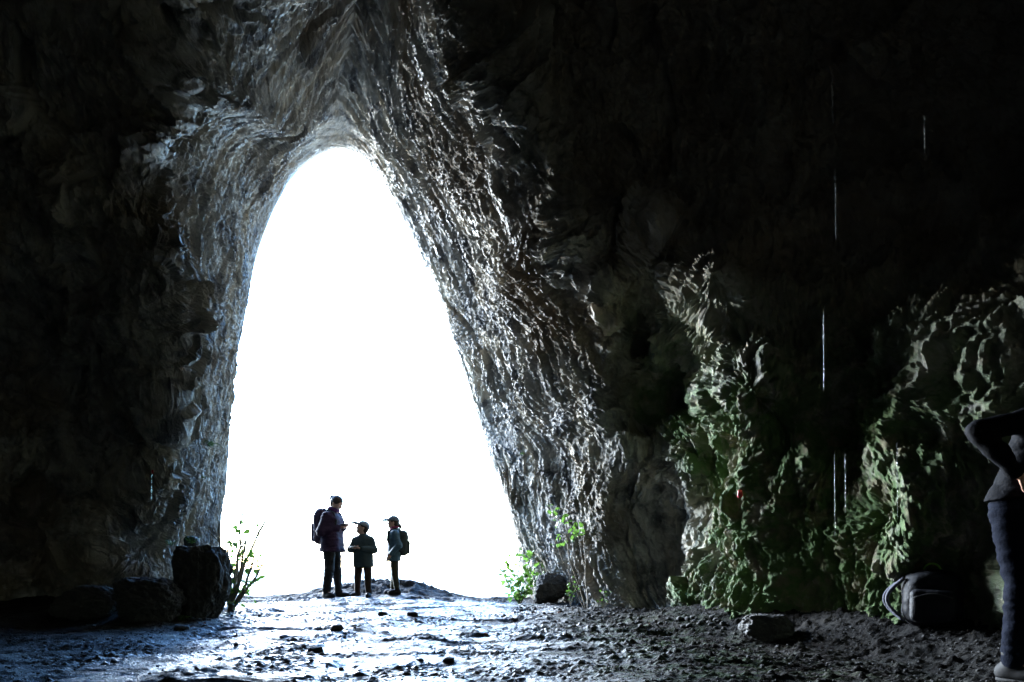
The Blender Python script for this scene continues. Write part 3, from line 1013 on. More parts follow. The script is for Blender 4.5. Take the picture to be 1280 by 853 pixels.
# ------------------------------------------------------------------ bodies and cloth: smooth blended volumes turned into one continuous surface
class Vol:
    def __init__(self, lo, hi, h):
        self.lo, self.h = np.array(lo, float), h
        self.n = np.ceil((np.array(hi, float) - self.lo) / h).astype(int) + 1
        self.D = np.full(self.n, 1.0, np.float32)

    def _win(self, lo, hi):
        i0 = np.clip(np.floor((np.asarray(lo) - self.lo) / self.h).astype(int), 0, self.n - 1)
        i1 = np.clip(np.ceil((np.asarray(hi) - self.lo) / self.h).astype(int) + 1, 1, self.n)
        sl = tuple(slice(a, max(b, a + 1)) for a, b in zip(i0, i1))
        ax = [(self.lo[k] + self.h * np.arange(sl[k].start, sl[k].stop)).astype(np.float32) for k in range(3)]
        return sl, np.meshgrid(*ax, indexing='ij')

    def _join(self, sl, d, k):
        a = self.D[sl]
        if k > 0:
            hh = np.maximum(k - np.abs(a - d), 0) / k
            self.D[sl] = np.minimum(a, d) - hh * hh * k * 0.25
        else:
            self.D[sl] = np.minimum(a, d)

    def cone(self, p0, p1, r0, r1, k=0.02):
        p0, p1 = np.asarray(p0, float), np.asarray(p1, float)
        m = max(r0, r1) + k + 3 * self.h
        sl, (x, y, z) = self._win(np.minimum(p0, p1) - m, np.maximum(p0, p1) + m)
        e = p1 - p0
        t = np.clip(((x - p0[0]) * e[0] + (y - p0[1]) * e[1] + (z - p0[2]) * e[2]) / (e @ e + 1e-12), 0, 1)
        d = np.sqrt((x - p0[0] - t * e[0]) ** 2 + (y - p0[1] - t * e[1]) ** 2 + (z - p0[2] - t * e[2]) ** 2) - (r0 + (r1 - r0) * t)
        self._join(sl, d, k)
        return self

    def _ell(self, c, r, R, m):
        c, r = np.asarray(c, float), np.asarray(r, float)
        m = r.max() + m
        sl, (x, y, z) = self._win(c - m, c + m)
        R = np.eye(3) if R is None else np.asarray(R)
        q = [(R[0, i] * (x - c[0]) + R[1, i] * (y - c[1]) + R[2, i] * (z - c[2])) for i in range(3)]
        k0 = np.sqrt(sum((q[i] / r[i]) ** 2 for i in range(3)))
        k1 = np.sqrt(sum((q[i] / r[i] ** 2) ** 2 for i in range(3))) + 1e-6
        return sl, k0 * (k0 - 1) / k1

    def ell(self, c, r, R=None, k=0.02):
        sl, d = self._ell(c, r, R, k + 3 * self.h)
        self._join(sl, d, k)
        return self

    def cut_ell(self, c, r, R=None):
        sl, d = self._ell(c, r, R, 4 * self.h)
        self.D[sl] = np.maximum(self.D[sl], -d)
        return self

    def box(self, c, half, rad, R=None, k=0.01):
        c, half = np.asarray(c, float), np.asarray(half, float)
        m = np.linalg.norm(half) + rad + k + 3 * self.h
        sl, (x, y, z) = self._win(c - m, c + m)
        R = np.eye(3) if R is None else np.asarray(R)
        q = [np.abs(R[0, i] * (x - c[0]) + R[1, i] * (y - c[1]) + R[2, i] * (z - c[2])) - half[i] + rad for i in range(3)]
        d = np.sqrt(sum(np.maximum(v, 0) ** 2 for v in q)) + np.minimum(np.maximum(np.maximum(q[0], q[1]), q[2]), 0) - rad
        self._join(sl, d, k)
        return self

    def cut_plane(self, p, n):
        """remove everything on the side n points to"""
        n = np.asarray(n, float) / np.linalg.norm(n)
        sl, (x, y, z) = self._win(self.lo, self.lo + self.h * self.n)
        d = (x - p[0]) * n[0] + (y - p[1]) * n[1] + (z - p[2]) * n[2]
        self.D[sl] = np.maximum(self.D[sl], d.astype(np.float32))
        return self

    def wrinkle(self, am, fx, fz, seed=0.0):
        m = np.abs(self.D) < am * 2 + 3 * self.h
        i = np.nonzero(m)
        p = [self.lo[k] + self.h * i[k] for k in range(3)]
        w = perlin(p[0] * fx + seed, p[1] * fx, p[2] * fz)
        w2 = 1 - 2 * np.abs(perlin(p[0] * fx * 0.6 + seed + 7, p[1] * fx * 0.6, p[2] * fz * 1.6))
        self.D[i] += (am * (0.7 * w + 0.5 * w2)).astype(np.float32)
        return self

    def mesh(self, name):
        D, h = self.D, self.h
        S_ = D < 0
        nx, ny, nz = D.shape
        cnt = np.zeros((nx - 1, ny - 1, nz - 1), np.int8)
        offs = [(a, b, c) for a in (0, 1) for b in (0, 1) for c in (0, 1)]
        for a, b, c in offs:
            cnt += S_[a:nx - 1 + a, b:ny - 1 + b, c:nz - 1 + c]
        act = (cnt > 0) & (cnt < 8)
        ix = np.stack(np.nonzero(act), 1)
        idm = np.full(act.shape, -1, np.int32)
        idm[act] = np.arange(len(ix))
        acc = np.zeros((len(ix), 3))
        num = np.zeros(len(ix))
        for a in offs:
            for ax in range(3):
                if a[ax]:
                    continue
                b = list(a)
                b[ax] = 1
                da = D[ix[:, 0] + a[0], ix[:, 1] + a[1], ix[:, 2] + a[2]]
                db = D[ix[:, 0] + b[0], ix[:, 1] + b[1], ix[:, 2] + b[2]]
                m = (da < 0) != (db < 0)
                t = np.where(m, da / np.where(m, da - db, 1), 0)
                pos = np.tile(np.array(a, float), (len(ix), 1))
                pos[:, ax] = t
                acc += pos * m[:, None]
                num += m
        V = self.lo + h * (ix + acc / num[:, None])
        F = []
        for ax in range(3):
            u, v = (ax + 1) % 3, (ax + 2) % 3
            sl0 = [slice(None)] * 3
            sl1 = [slice(None)] * 3
            sl0[ax], sl1[ax] = slice(0, -1), slice(1, None)
            s0, s1 = S_[tuple(sl0)], S_[tuple(sl1)]
            e = np.stack(np.nonzero(s0 != s1), 1)
            dims = np.array(D.shape) - 1
            ok = (e[:, u] > 0) & (e[:, v] > 0) & (e[:, u] < dims[u]) & (e[:, v] < dims[v])
            e = e[ok]
            ins = s0[e[:, 0], e[:, 1], e[:, 2]]

            def cell(du, dv):
                q = e.copy()
                q[:, u] += du
                q[:, v] += dv
                return idm[q[:, 0], q[:, 1], q[:, 2]]
            q = np.stack([cell(-1, -1), cell(0, -1), cell(0, 0), cell(-1, 0)], 1)
            q[~ins] = q[~ins][:, ::-1]
            F.append(q)
        F = np.concatenate(F)
        F = F[(F >= 0).all(1)]
        return mesh_np(name, V, F)


def cloth(name, c1, c2, rough=0.8, weave=260, spec=0.12):
    n = Nodes(name)
    n.set('Base Color', n.mix(n.noise(7, 4), c1, c2))
    n.set('Roughness', rough)
    n.set('Specular IOR Level', spec)
    h = n.math('ADD', n.noise(24, 5, 0.6), n.math('MULTIPLY', n.noise(weave, 2), 0.12))
    n.set('Normal', n.bump(h, 0.012, 0.8))
    return n.m


def plain(name, c, rough=0.5, c2=None):
    n = Nodes(name)
    n.set('Base Color', n.mix(n.noise(14, 4), c, c2 or tuple(0.75 * v for v in c)))
    n.set('Roughness', rough)
    n.set('Specular IOR Level', 0.15)
    return n.m


M_SKIN = plain('skin', (0.42, 0.25, 0.18), 0.55, (0.38, 0.21, 0.15))
M_HAIR = plain('dark_hair', (0.035, 0.022, 0.016), 0.5)
M_EYE = plain('eye_dark', (0.03, 0.02, 0.015), 0.2)
M_BOOT = plain('boot_leather', (0.014, 0.012, 0.012), 0.7)
M_SOLE = plain('boot_sole', (0.02, 0.02, 0.02), 0.8)
M_PAPER = plain('paper', (0.72, 0.72, 0.70), 0.7)


def rot(yaw, pitch):
    """columns: forward, left, up after pitching down and turning left"""
    cy, sy, cp, sp = math.cos(yaw), math.sin(yaw), math.cos(pitch), math.sin(pitch)
    f = np.array([cy * cp, sy * cp, -sp])
    l = np.array([-sy, cy, 0])
    return np.stack([f, l, np.cross(f, l)], 1)


def unit(v):
    v = np.asarray(v, float)
    return v / np.linalg.norm(v)


def add_hand(V, w, d, n, sc, thumb=1, curl=0.5):
    """w wrist, d direction of the hand, n the way the palm faces"""
    w, d = np.asarray(w, float), unit(d)
    n = unit(np.asarray(n, float) - d * np.dot(n, d))
    s = np.cross(n, d)
    R = np.stack([d, s, n], 1)
    V.ell(w + d * 0.048 * sc, (0.052 * sc, 0.040 * sc, 0.018 * sc), R, 0.012)
    for i, (o, L) in enumerate(zip((-0.030, -0.010, 0.011, 0.030), (0.058, 0.078, 0.085, 0.074))):
        b = w + (d * 0.085 + s * o) * sc
        m = b + (d * math.cos(curl) + n * math.sin(curl)) * L * 0.5 * sc
        e = m + (d * math.cos(2.2 * curl) + n * math.sin(2.2 * curl)) * L * 0.5 * sc
        V.cone(b, m, 0.0092 * sc, 0.0086 * sc, 0.004)
        V.cone(m, e, 0.0086 * sc, 0.0072 * sc, 0.003)
    b = w + (d * 0.025 + s * thumb * 0.036) * sc
    m = b + (d * 0.75 + s * thumb * 0.5 + n * 0.45) * 0.038 * sc
    e = m + (d * 0.9 + n * 0.5) * 0.03 * sc
    V.cone(b, m, 0.0125 * sc, 0.0105 * sc, 0.008)
    V.cone(m, e, 0.0105 * sc, 0.0085 * sc, 0.003)


def add_head(V, c, R, hh):
    """c the middle of the head, hh its height"""
    def at(f, l, u):
        return c + R @ (np.array([f, l, u]) * hh)
    V.ell(at(-0.03, 0, 0.10), np.array([0.42, 0.34, 0.40]) * hh, R, 0.0)
    V.ell(at(0.08, 0, -0.14), np.array([0.30, 0.27, 0.35]) * hh, R, 0.04)
    V.ell(at(0.22, 0, -0.38), np.array([0.12, 0.13, 0.10]) * hh, R, 0.03)
    V.cone(at(0.37, 0, 0.03), at(0.45, 0, -0.12), 0.030 * hh, 0.050 * hh, 0.010)         # nose
    V.ell(at(0.30, 0, 0.10), np.array([0.08, 0.20, 0.035]) * hh, R, 0.015)               # brow
    V.ell(at(0.355, 0, -0.235), np.array([0.035, 0.10, 0.022]) * hh, R, 0.006)           # lips
    V.ell(at(0.345, 0, -0.275), np.array([0.035, 0.085, 0.022]) * hh, R, 0.006)
    for s in (-1, 1):
        V.ell(at(0.33, s * 0.13, -0.12), np.array([0.07, 0.08, 0.07]) * hh, R, 0.02)     # cheeks
        V.ell(at(-0.02, s * 0.335, -0.03), np.array([0.075, 0.035, 0.12]) * hh, R, 0.008)  # ears


def person(label, loc, rotz, H, hh, q, mats, group=None, h=0.012, hb=0.009):
    """q: joints in local metres (x ahead, y to the person's left, z up)"""
    t = tag(empty('person', loc, rotz), label, 'person', group)
    R = rot(*q['head_turn'])
    hc = np.array(q['head'])
    A = {k: np.array(v, float) for k, v in q.items() if k not in ('head_turn', 'opts')}
    op = q.get('opts', {})
    kz = H / 1.65
    # ---- the body, one continuous skin
    B = Vol((-0.75, -0.62, -0.02), (0.75, 0.62, H + 0.12), hb)
    add_head(B, hc, R, hh)
    B.cone(A['neck'], hc + R @ np.array([-0.08, 0, -0.25]) * hh, 0.052 * kz, 0.046 * kz, 0.03)
    B.cone(A['chest'], A['neck'], 0.09 * kz, 0.055 * kz, 0.05)
    B.cone(A['pelvis'], A['chest'], 0.10 * kz, 0.105 * kz, 0.05)
    for s, nm in ((1, 'l'), (-1, 'r')):
        sh, el, wr = A['sh_' + nm], A['el_' + nm], A['wr_' + nm]
        hp, kn, an = A['hip_' + nm], A['kn_' + nm], A['an_' + nm]
        B.cone(A['chest'] + np.array([0, 0, 0.05 * kz]), sh, 0.07 * kz, 0.048 * kz, 0.03)
        B.cone(sh, el, 0.044 * kz, 0.036 * kz, 0.015)
        B.cone(el, wr, 0.036 * kz, 0.024 * kz, 0.012)
        hd, hn, th, cu = op['hand_' + nm]
        add_hand(B, wr, hd, hn, op.get('hand', 1.0), th, cu)
        B.cone(A['pelvis'], hp, 0.09 * kz, 0.075 * kz, 0.03)
        B.cone(hp, kn, 0.070 * kz, 0.048 * kz, 0.02)
        B.cone(kn, an, 0.048 * kz, 0.034 * kz, 0.015)
        B.cone(an, an + A['toe_' + nm] * 0.5, 0.032 * kz, 0.020 * kz, 0.015)
    put('body', B.mesh('body'), M_SKIN, t)
    for s in (-1, 1):
        E = Vol(hc - hh, hc + hh, 0.004)
        E.ell(hc + R @ (np.array([0.335, s * 0.125, 0.02]) * hh), np.array([0.040, 0.055, 0.028]) * hh, R, 0)
        put('eye', E.mesh('eye'), M_EYE, t)
    # ---- jacket
    ex = op.get('bulk', 0.03)
    J = Vol((-0.75, -0.62, 0.1), (0.75, 0.62, H + 0.05), h)
    ch, pv = A['chest'], A['pelvis']
    hem = op['hem']
    low = np.array([op.get('hem_x', 0.0), 0, hem - 0.12])
    for s in (-1, 1):
        o = np.array([0, s * 0.060 * kz, 0])
        J.cone(ch + o + np.array([0, 0, 0.03]), pv + o, 0.085 * kz + ex, 0.080 * kz + ex, 0.05)
        J.cone(pv + o, low + o * 1.15, 0.080 * kz + ex, 0.095 * kz + ex * op.get('flare', 1.2), 0.05)
        J.cone(ch + np.array([0, 0, 0.09 * kz]), A['sh_' + 'lr'[s < 0]] - np.array([0, 0, 0.012 * kz]), 0.078 * kz, 0.046 * kz + ex * 0.4, 0.06)
    J.cone(ch + np.array([0.0, 0, 0.08 * kz]), A['neck'] + np.array([0, 0, 0.015]), 0.085 * kz, 0.062 * kz + 0.012, 0.03)
    if op.get('hood'):
        J.ell(A['neck'] + np.array([-0.075, 0, -0.015]) * kz, np.array([0.07, 0.11, 0.055]) * kz, None, 0.02)
    J.cut_plane((0, 0, hem), op.get('hem_tilt', (0, 0, -1)))
    for s, nm in ((1, 'l'), (-1, 'r')):
        sh, el, wr = A['sh_' + nm], A['el_' + nm], A['wr_' + nm]
        J.cone(sh - np.array([0, 0, 0.015 * kz]), el, 0.046 * kz + ex * 0.5, 0.042 * kz + ex * 0.5, 0.04)
        J.cone(el, el + (wr - el) * 0.95, 0.044 * kz + ex * 0.5, 0.032 * kz + ex * 0.3, 0.02)
    J.wrinkle(op.get('fold', 0.007), 9.0, 13.0, H * 10)
    jk = put('jacket', J.mesh('jacket'), mats['jacket'], t)
    # ---- trousers
    T_ = Vol((-0.5, -0.45, 0.0), (0.5, 0.45, pv[2] + 0.18), h)
    T_.ell(pv, np.array([0.105, 0.150, 0.13]) * kz, None, 0.03)
    for nm in 'lr':
        hp, kn, an = A['hip_' + nm], A['kn_' + nm], A['an_' + nm]
        w = op.get('leg', 1.0)
        T_.cone(hp, kn, 0.088 * kz * w, 0.066 * kz * w, 0.02)
        T_.cone(kn, an + (kn - an) * op.get('cuff', 0.12), 0.066 * kz * w, 0.056 * kz * w, 0.02)
    T_.wrinkle(op.get('fold', 0.006), 8.0, 16.0, H * 3 + 2)
    put('trousers', T_.mesh('trousers'), mats['trousers'], t)
    # ---- boots
    for nm in 'lr':
        an, toe = A['an_' + nm], A['toe_' + nm]
        fs = H * 0.155 if H < 1.5 else 0.27
        d = unit(toe * np.array([1, 1, 0]))
        Rf = np.stack([d, np.array([-d[1], d[0], 0]), np.array([0, 0, 1.0])], 1)
        base = np.array([an[0], an[1], 0.0])
        b = Vol(base - (0.4, 0.4, 0.03), base + (0.4, 0.4, 0.4), 0.008)
        b.cone(an + np.array([0, 0, op.get('shaft', 0.10)]), an, 0.052 * kz, 0.048 * kz, 0.02)
        b.ell(base + d * fs * 0.25 + np.array([0, 0, 0.045]), (fs * 0.50, 0.046 * kz + 0.006, 0.050), Rf, 0.03)
        b.ell(base - d * fs * 0.10 + np.array([0, 0, 0.05]), (fs * 0.24, 0.042 * kz, 0.06), Rf, 0.02)
        b.cut_plane((0, 0, 0.018), (0, 0, -1))
        bo = put('boot', b.mesh('boot'), mats.get('boot', M_BOOT), t)
        so = Vol(base - (0.4, 0.4, 0.03), base + (0.4, 0.4, 0.1), 0.006)
        so.ell(base + d * fs * 0.22 + np.array([0, 0, 0.012]), (fs * 0.54, 0.050 * kz + 0.004, 0.06), Rf, 0)
        so.cut_plane((0, 0, 0.022), (0, 0, 1)).cut_plane((0, 0, 0.0), (0, 0, -1))
        put('sole', so.mesh('sole'), M_SOLE, bo)

    def at(f, l, u):
        return hc + R @ (np.array([f, l, u]) * hh)
    # ---- hair and headgear
    Hr = Vol(hc - hh * 1.5, hc + hh * 1.5, 0.007)
    Hr.ell(at(-0.05, 0, 0.11), np.array([0.45, 0.375, 0.43]) * hh, R, 0)
    Hr.ell(at(-0.20, 0, -0.10), np.array([0.26, 0.33, 0.32]) * hh, R, 0.02)
    Hr.cut_ell(at(0.40, 0, -0.16), np.array([0.42, 0.30, 0.42]) * hh, R)
    if op.get('bun'):
        Hr.ell(at(-0.52, 0, 0.14), np.array([0.20, 0.20, 0.20]) * hh, R, 0.05)
    if op.get('tail'):
        Hr.cone(at(-0.42, 0, -0.02), at(-0.58, 0, -0.30), 0.11 * hh, 0.12 * hh, 0.01)
        Hr.cone(at(-0.58, 0, -0.30), at(-0.52, 0, -0.72), 0.12 * hh, 0.04 * hh, 0.01)
    Hr.wrinkle(0.004, 40, 14, H)
    put('hair', Hr.mesh('hair'), mats.get('hair', M_HAIR), t)
    if 'cap' in mats:
        C = Vol(hc - hh * 1.3, hc + hh * 1.3, 0.007)
        C.ell(at(-0.03, 0, 0.13), np.array([0.49, 0.415, 0.44]) * hh, R, 0)
        C.cut_plane(at(0, 0, 0.14), R @ np.array([0.06, 0, -1.0]))
        cp = put('cap', C.mesh('cap'), mats['cap'], t)
        C = Vol(hc - hh * 1.3, hc + hh * 1.3, 0.006)
        C.ell(at(0.52, 0, 0.13), np.array([0.40, 0.36, 0.17]) * hh, R, 0)
        C.cut_ell(at(0.50, 0, 0.02), np.array([0.48, 0.44, 0.115]) * hh, R)
        put('visor', C.mesh('visor'), mats['cap'], cp)
    if 'scarf' in mats:
        Sc = Vol(hc - 0.4, hc + 0.3, 0.009)
        nk = A['neck']
        for a in np.linspace(0, 2 * math.pi, 13)[:-1]:
            p = nk + np.array([0.062 * math.cos(a), 0.068 * math.sin(a), 0.030 - 0.018 * math.cos(a)]) * kz
            p2 = nk + np.array([0.062 * math.cos(a + 0.53), 0.068 * math.sin(a + 0.53), 0.030 - 0.018 * math.cos(a + 0.53)]) * kz
            Sc.cone(p, p2, 0.034 * kz, 0.034 * kz, 0.012)
        Sc.wrinkle(0.007, 16, 22, 3.0)
        put('scarf', Sc.mesh('scarf'), mats['scarf'], t)
    return t


def joints(H, **kw):
    """a plain standing figure; kw replaces joints"""
    q = dict(pelvis=(0, 0, 0.54 * H), chest=(0.0, 0, 0.73 * H), neck=(0.005 * H, 0, 0.845 * H), head=(0.02 * H, 0, 0.93 * H), head_turn=(0, 0),
             sh_l=(0, 0.105 * H, 0.805 * H), sh_r=(0, -0.105 * H, 0.805 * H), el_l=(-0.02 * H, 0.135 * H, 0.625 * H), el_r=(-0.02 * H, -0.135 * H, 0.625 * H),
             wr_l=(0.04 * H, 0.13 * H, 0.48 * H), wr_r=(0.04 * H, -0.13 * H, 0.48 * H),
             hip_l=(0, 0.055 * H, 0.50 * H), hip_r=(0, -0.055 * H, 0.50 * H), kn_l=(0.012 * H, 0.058 * H, 0.275 * H), kn_r=(0.012 * H, -0.058 * H, 0.275 * H),
             an_l=(-0.01 * H, 0.060 * H, 0.055 * H), an_r=(-0.01 * H, -0.060 * H, 0.055 * H),
             toe_l=(0.13, 0.02, -0.04), toe_r=(0.13, -0.02, -0.04))
    q.update(kw)
    return q


def stand(px, py, y):
    p = P(px, py, y)
    return np.array([p[0], p[1], ground_z(p[0], p[1]) - 0.012])


# ---- the woman
HW = 1.66
L_W = stand(415, 747, 11.0)
mats = dict(jacket=cloth('plum_jacket', (0.018, 0.009, 0.021), (0.032, 0.015, 0.035)), trousers=cloth('charcoal_trousers', (0.014, 0.013, 0.014), (0.022, 0.020, 0.022)),
            scarf=cloth('purple_scarf', (0.08, 0.025, 0.085), (0.05, 0.018, 0.06)))
qw = joints(HW, head=(0.085, 0, 1.525), head_turn=(-0.15, 0.55), neck=(0.035, 0, 1.395), chest=(0.0, 0, 1.20),
            sh_l=(0.0, 0.160, 1.315), sh_r=(0.0, -0.160, 1.315), el_l=(-0.04, 0.235, 1.06), el_r=(-0.06, -0.245, 1.06),
            wr_l=(0.165, 0.080, 1.135), wr_r=(0.165, -0.080, 1.125), kn_l=(0.03, 0.095, 0.455), kn_r=(0.0, -0.095, 0.455), an_l=(0.055, 0.11, 0.095), an_r=(-0.045, -0.10, 0.095),
            toe_l=(0.17, 0.03, -0.04), toe_r=(0.17, -0.06, -0.04),
            opts=dict(hem=0.74, hem_x=0.02, flare=1.4, bulk=0.074, bun=True, fold=0.016, hand_l=((0.8, -0.5, 0.1), (0.1, -0.5, 0.8), -1, 0.35), hand_r=((0.8, 0.5, 0.1), (0.1, 0.5, 0.8), 1, 0.35), hand=0.95, shaft=0.16, leg=1.22, cuff=0.05))
person('woman in plum jacket with hair tied back reading a white booklet', L_W, math.radians(-14), HW, 0.240, qw, mats)

# ---- the boy
HB = 1.20
L_B = stand(454, 746, 11.0)
mats = dict(jacket=cloth('grey_green_jacket', (0.030, 0.043, 0.045), (0.045, 0.060, 0.062)), trousers=cloth('brown_trousers', (0.045, 0.026, 0.018), (0.03, 0.019, 0.016)),
            cap=cloth('grey_cap', (0.14, 0.16, 0.18), (0.18, 0.20, 0.22)))
qb = joints(HB, head=(0.02, 0, 1.085), head_turn=(-0.95, -0.32), neck=(0.01, 0, 0.975), chest=(0.0, 0, 0.84), pelvis=(0, 0, 0.63),
            sh_l=(0.0, 0.122, 0.900), sh_r=(0.0, -0.122, 0.900), el_l=(0.02, 0.195, 0.745), el_r=(0.02, -0.20, 0.755),
            wr_l=(0.185, 0.060, 0.765), wr_r=(0.185, -0.075, 0.770), hip_l=(0, 0.066, 0.575), hip_r=(0, -0.066, 0.575),
            kn_l=(0.012, 0.085, 0.32), kn_r=(0.012, -0.085, 0.32), an_l=(-0.005, 0.09, 0.075), an_r=(-0.005, -0.10, 0.075), toe_l=(0.12, 0.03, -0.03), toe_r=(0.12, -0.05, -0.03),
            opts=dict(hem=0.475, hem_x=0.0, flare=1.25, bulk=0.048, hood=True, fold=0.007, hand_l=((0.35, -0.9, 0.05), (-0.2, -0.1, 0.9), -1, 0.4), hand_r=((0.35, 0.6, 0.05), (-0.2, 0.1, 0.9), 1, 0.4), hand=0.72, shaft=0.10, leg=1.18, cuff=0.0))
person('boy in grey cap and grey green jacket looking up at the woman', L_B, math.radians(-103), HB, 0.205, qb, mats).scale = (1.05, 1.05, 1.045)

# ---- the girl
HG = 1.30
L_G = stand(493, 745, 11.05)
mats = dict(jacket=cloth('blue_rain_jacket', (0.045, 0.078, 0.10), (0.06, 0.10, 0.125), 0.6), trousers=cloth('olive_trousers', (0.045, 0.042, 0.024), (0.032, 0.03, 0.018)),
            cap=cloth('dark_cap', (0.09, 0.10, 0.12), (0.12, 0.13, 0.15)), scarf=cloth('pink_scarf', (0.20, 0.03, 0.07), (0.15, 0.022, 0.055)))
qg = joints(HG, head=(0.02, 0, 1.175), head_turn=(0.05, -0.02), neck=(0.005, 0, 1.06), chest=(0.0, 0, 0.915), pelvis=(0.0, 0, 0.69),
            sh_l=(-0.01, 0.125, 0.995), sh_r=(-0.01, -0.125, 0.995), el_l=(-0.075, 0.19, 0.80), el_r=(-0.075, -0.19, 0.80),
            wr_l=(0.055, 0.175, 0.665), wr_r=(0.055, -0.175, 0.665), hip_l=(0, 0.066, 0.64), hip_r=(0, -0.066, 0.64),
            kn_l=(-0.01, 0.07, 0.355), kn_r=(0.0, -0.07, 0.355), an_l=(-0.045, 0.075, 0.08), an_r=(0.02, -0.07, 0.08), toe_l=(0.14, 0.02, -0.03), toe_r=(0.14, -0.02, -0.03),
            opts=dict(hem=0.545, hem_x=0.035, flare=1.45, bulk=0.044, hood=True, tail=True, fold=0.007, hand_l=((0.4, 0.0, -0.8), (0.2, -0.9, 0.1), 1, 0.3), hand_r=((0.4, 0.0, -0.8), (0.2, 0.9, 0.1), -1, 0.3), hand=0.75, shaft=0.13, leg=1.12, cuff=0.2))
person('girl in dark cap and blue jacket standing in profile facing the boy', L_G, math.radians(188), HG, 0.205, qg, mats)

# ---- the man at the right edge
HM = 1.76
gx_, gy_ = 2.78, 3.75
L_M = np.array([gx_, gy_, ground_z(gx_, gy_) - 0.01])
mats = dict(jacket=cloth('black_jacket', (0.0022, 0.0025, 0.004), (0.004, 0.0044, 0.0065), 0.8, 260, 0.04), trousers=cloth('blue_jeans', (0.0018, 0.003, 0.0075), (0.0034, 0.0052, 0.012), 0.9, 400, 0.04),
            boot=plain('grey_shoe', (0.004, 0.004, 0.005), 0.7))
qm = joints(HM, pelvis=(-0.02, 0, 0.95), chest=(0.10, 0, 1.27), neck=(0.22, 0, 1.46), head=(0.34, 0, 1.57), head_turn=(-0.1, 0.5),
            sh_l=(0.12, 0.19, 1.41), sh_r=(0.10, -0.185, 1.41), el_l=(0.10, 0.33, 1.17), el_r=(-0.115, -0.325, 1.335), wr_l=(0.30, 0.18, 1.12), wr_r=(0.03, -0.235, 1.105),
            hip_l=(-0.02, 0.09, 0.90), hip_r=(-0.02, -0.095, 0.90), kn_l=(0.05, 0.12, 0.50), kn_r=(0.03, -0.12, 0.50), an_l=(0.08, 0.16, 0.10), an_r=(0.0, -0.13, 0.10),
            toe_l=(0.18, 0.04, -0.04), toe_r=(0.18, -0.05, -0.04),
            opts=dict(hem=0.98, hem_x=-0.03, flare=1.0, bulk=0.030, hood=False, fold=0.012, hand_l=((0.8, -0.4, -0.1), (0, -0.5, 0.8), -1, 0.5), hand_r=((0.55, 0.65, -0.45), (-0.2, 0.6, -0.6), 1, 0.35), shaft=0.06, leg=1.05, cuff=0.02))
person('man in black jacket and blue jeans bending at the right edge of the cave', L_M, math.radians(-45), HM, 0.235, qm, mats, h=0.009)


# ------------------------------------------------------------------ things they carry
def place_local(root_loc, rotz, p):
    c, s = math.cos(rotz), math.sin(rotz)
    return np.array([root_loc[0] + c * p[0] - s * p[1], root_loc[1] + s * p[0] + c * p[1], root_loc[2] + p[2]])


def backpack(label, loc, rotz, w, d, hgt, m_body, m_dark, straps, tilt=0.0, tail=0.3, big=True):
    """origin at the pack's foot, x points away from the wearer's back... straps: list of polylines in local metres"""
    t = tag(empty('backpack', loc, rotz), label, 'backpack')
    if tilt:
        t.rotation_euler[1] = tilt
    V = Vol((-0.3, -0.4, -0.1), (0.5, 0.4, hgt + 0.2), 0.010)
    V.box((d * 0.5, 0, hgt * 0.47), (d * 0.5, w * 0.5, hgt * 0.47), min(d, w) * 0.48, None, 0.02)
    V.ell((d * 0.42, 0, hgt * 0.90), (d * 0.50, w * 0.46, hgt * 0.13), None, 0.02)
    V.wrinkle(0.008, 11, 11, w * 50)
    put('pack_body', V.mesh('pack_body'), m_body, t)
    V = Vol((-0.1, -0.4, -0.1), (0.6, 0.4, hgt + 0.1), 0.009)
    V.box((d * 0.98, 0, hgt * 0.34), (d * 0.20, w * 0.38, hgt * 0.26), d * 0.15, None, 0.01)
    V.wrinkle(0.006, 13, 13, w * 30 + 4)
    pk = put('front_pocket', V.mesh('front_pocket'), m_body, t)
    a = np.linspace(-1, 1, 9)
    v, f = tube(np.stack([d * 1.17 + 0 * a, a * w * 0.30, hgt * (0.52 - 0.05 * a * a)], 1), 0.006, 6)
    put('zip', quads_to_mesh('zip', v, f), m_dark, pk)
    v, f = tube(np.stack([d * (0.95 - 0.25 * a * a), a * w * 0.44, hgt * (0.86 + 0.06 * (1 - a * a))], 1), 0.007, 6)
    put('lid_seam', quads_to_mesh('lid_seam', v, f), m_dark, t)
    th = np.linspace(0, math.pi, 9)
    v, f = tube(np.stack([0 * th + 0.02, 0.045 * np.cos(th), hgt * 1.0 + 0.045 * np.sin(th)], 1), 0.008, 6)
    put('haul_loop', quads_to_mesh('haul_loop', v, f), m_dark, t)
    for ln in straps:
        Vs = Vol(np.min(ln, 0) - 0.08, np.max(ln, 0) + 0.08, 0.009)
        for p0, p1 in zip(ln[:-1], ln[1:]):
            Vs.cone(p0, p1, 0.022, 0.022, 0.01)
        put('strap', Vs.mesh('strap'), m_dark, t)
    if tail:
        s = np.linspace(0, 1, 8)
        v, f = tube(np.stack([d * (0.55 + 0.35 * s), w * 0.45 - 0.05 * np.sin(3 * s), hgt * 0.15 - tail * s], 1), 0.007, 5)
        put('loose_strap', quads_to_mesh('loose_strap', v, f), m_dark, t)
    return t


M_PK1 = cloth('plum_pack', (0.050, 0.030, 0.055), (0.035, 0.022, 0.040))
M_PK2 = cloth('green_grey_pack', (0.050, 0.060, 0.055), (0.035, 0.042, 0.040))
M_STRAP = cloth('black_webbing', (0.02, 0.02, 0.022), (0.03, 0.03, 0.03))
M_PK3 = cloth('navy_pack', (0.006, 0.0065, 0.009), (0.010, 0.011, 0.015), 0.6)
rz = math.radians(-14)


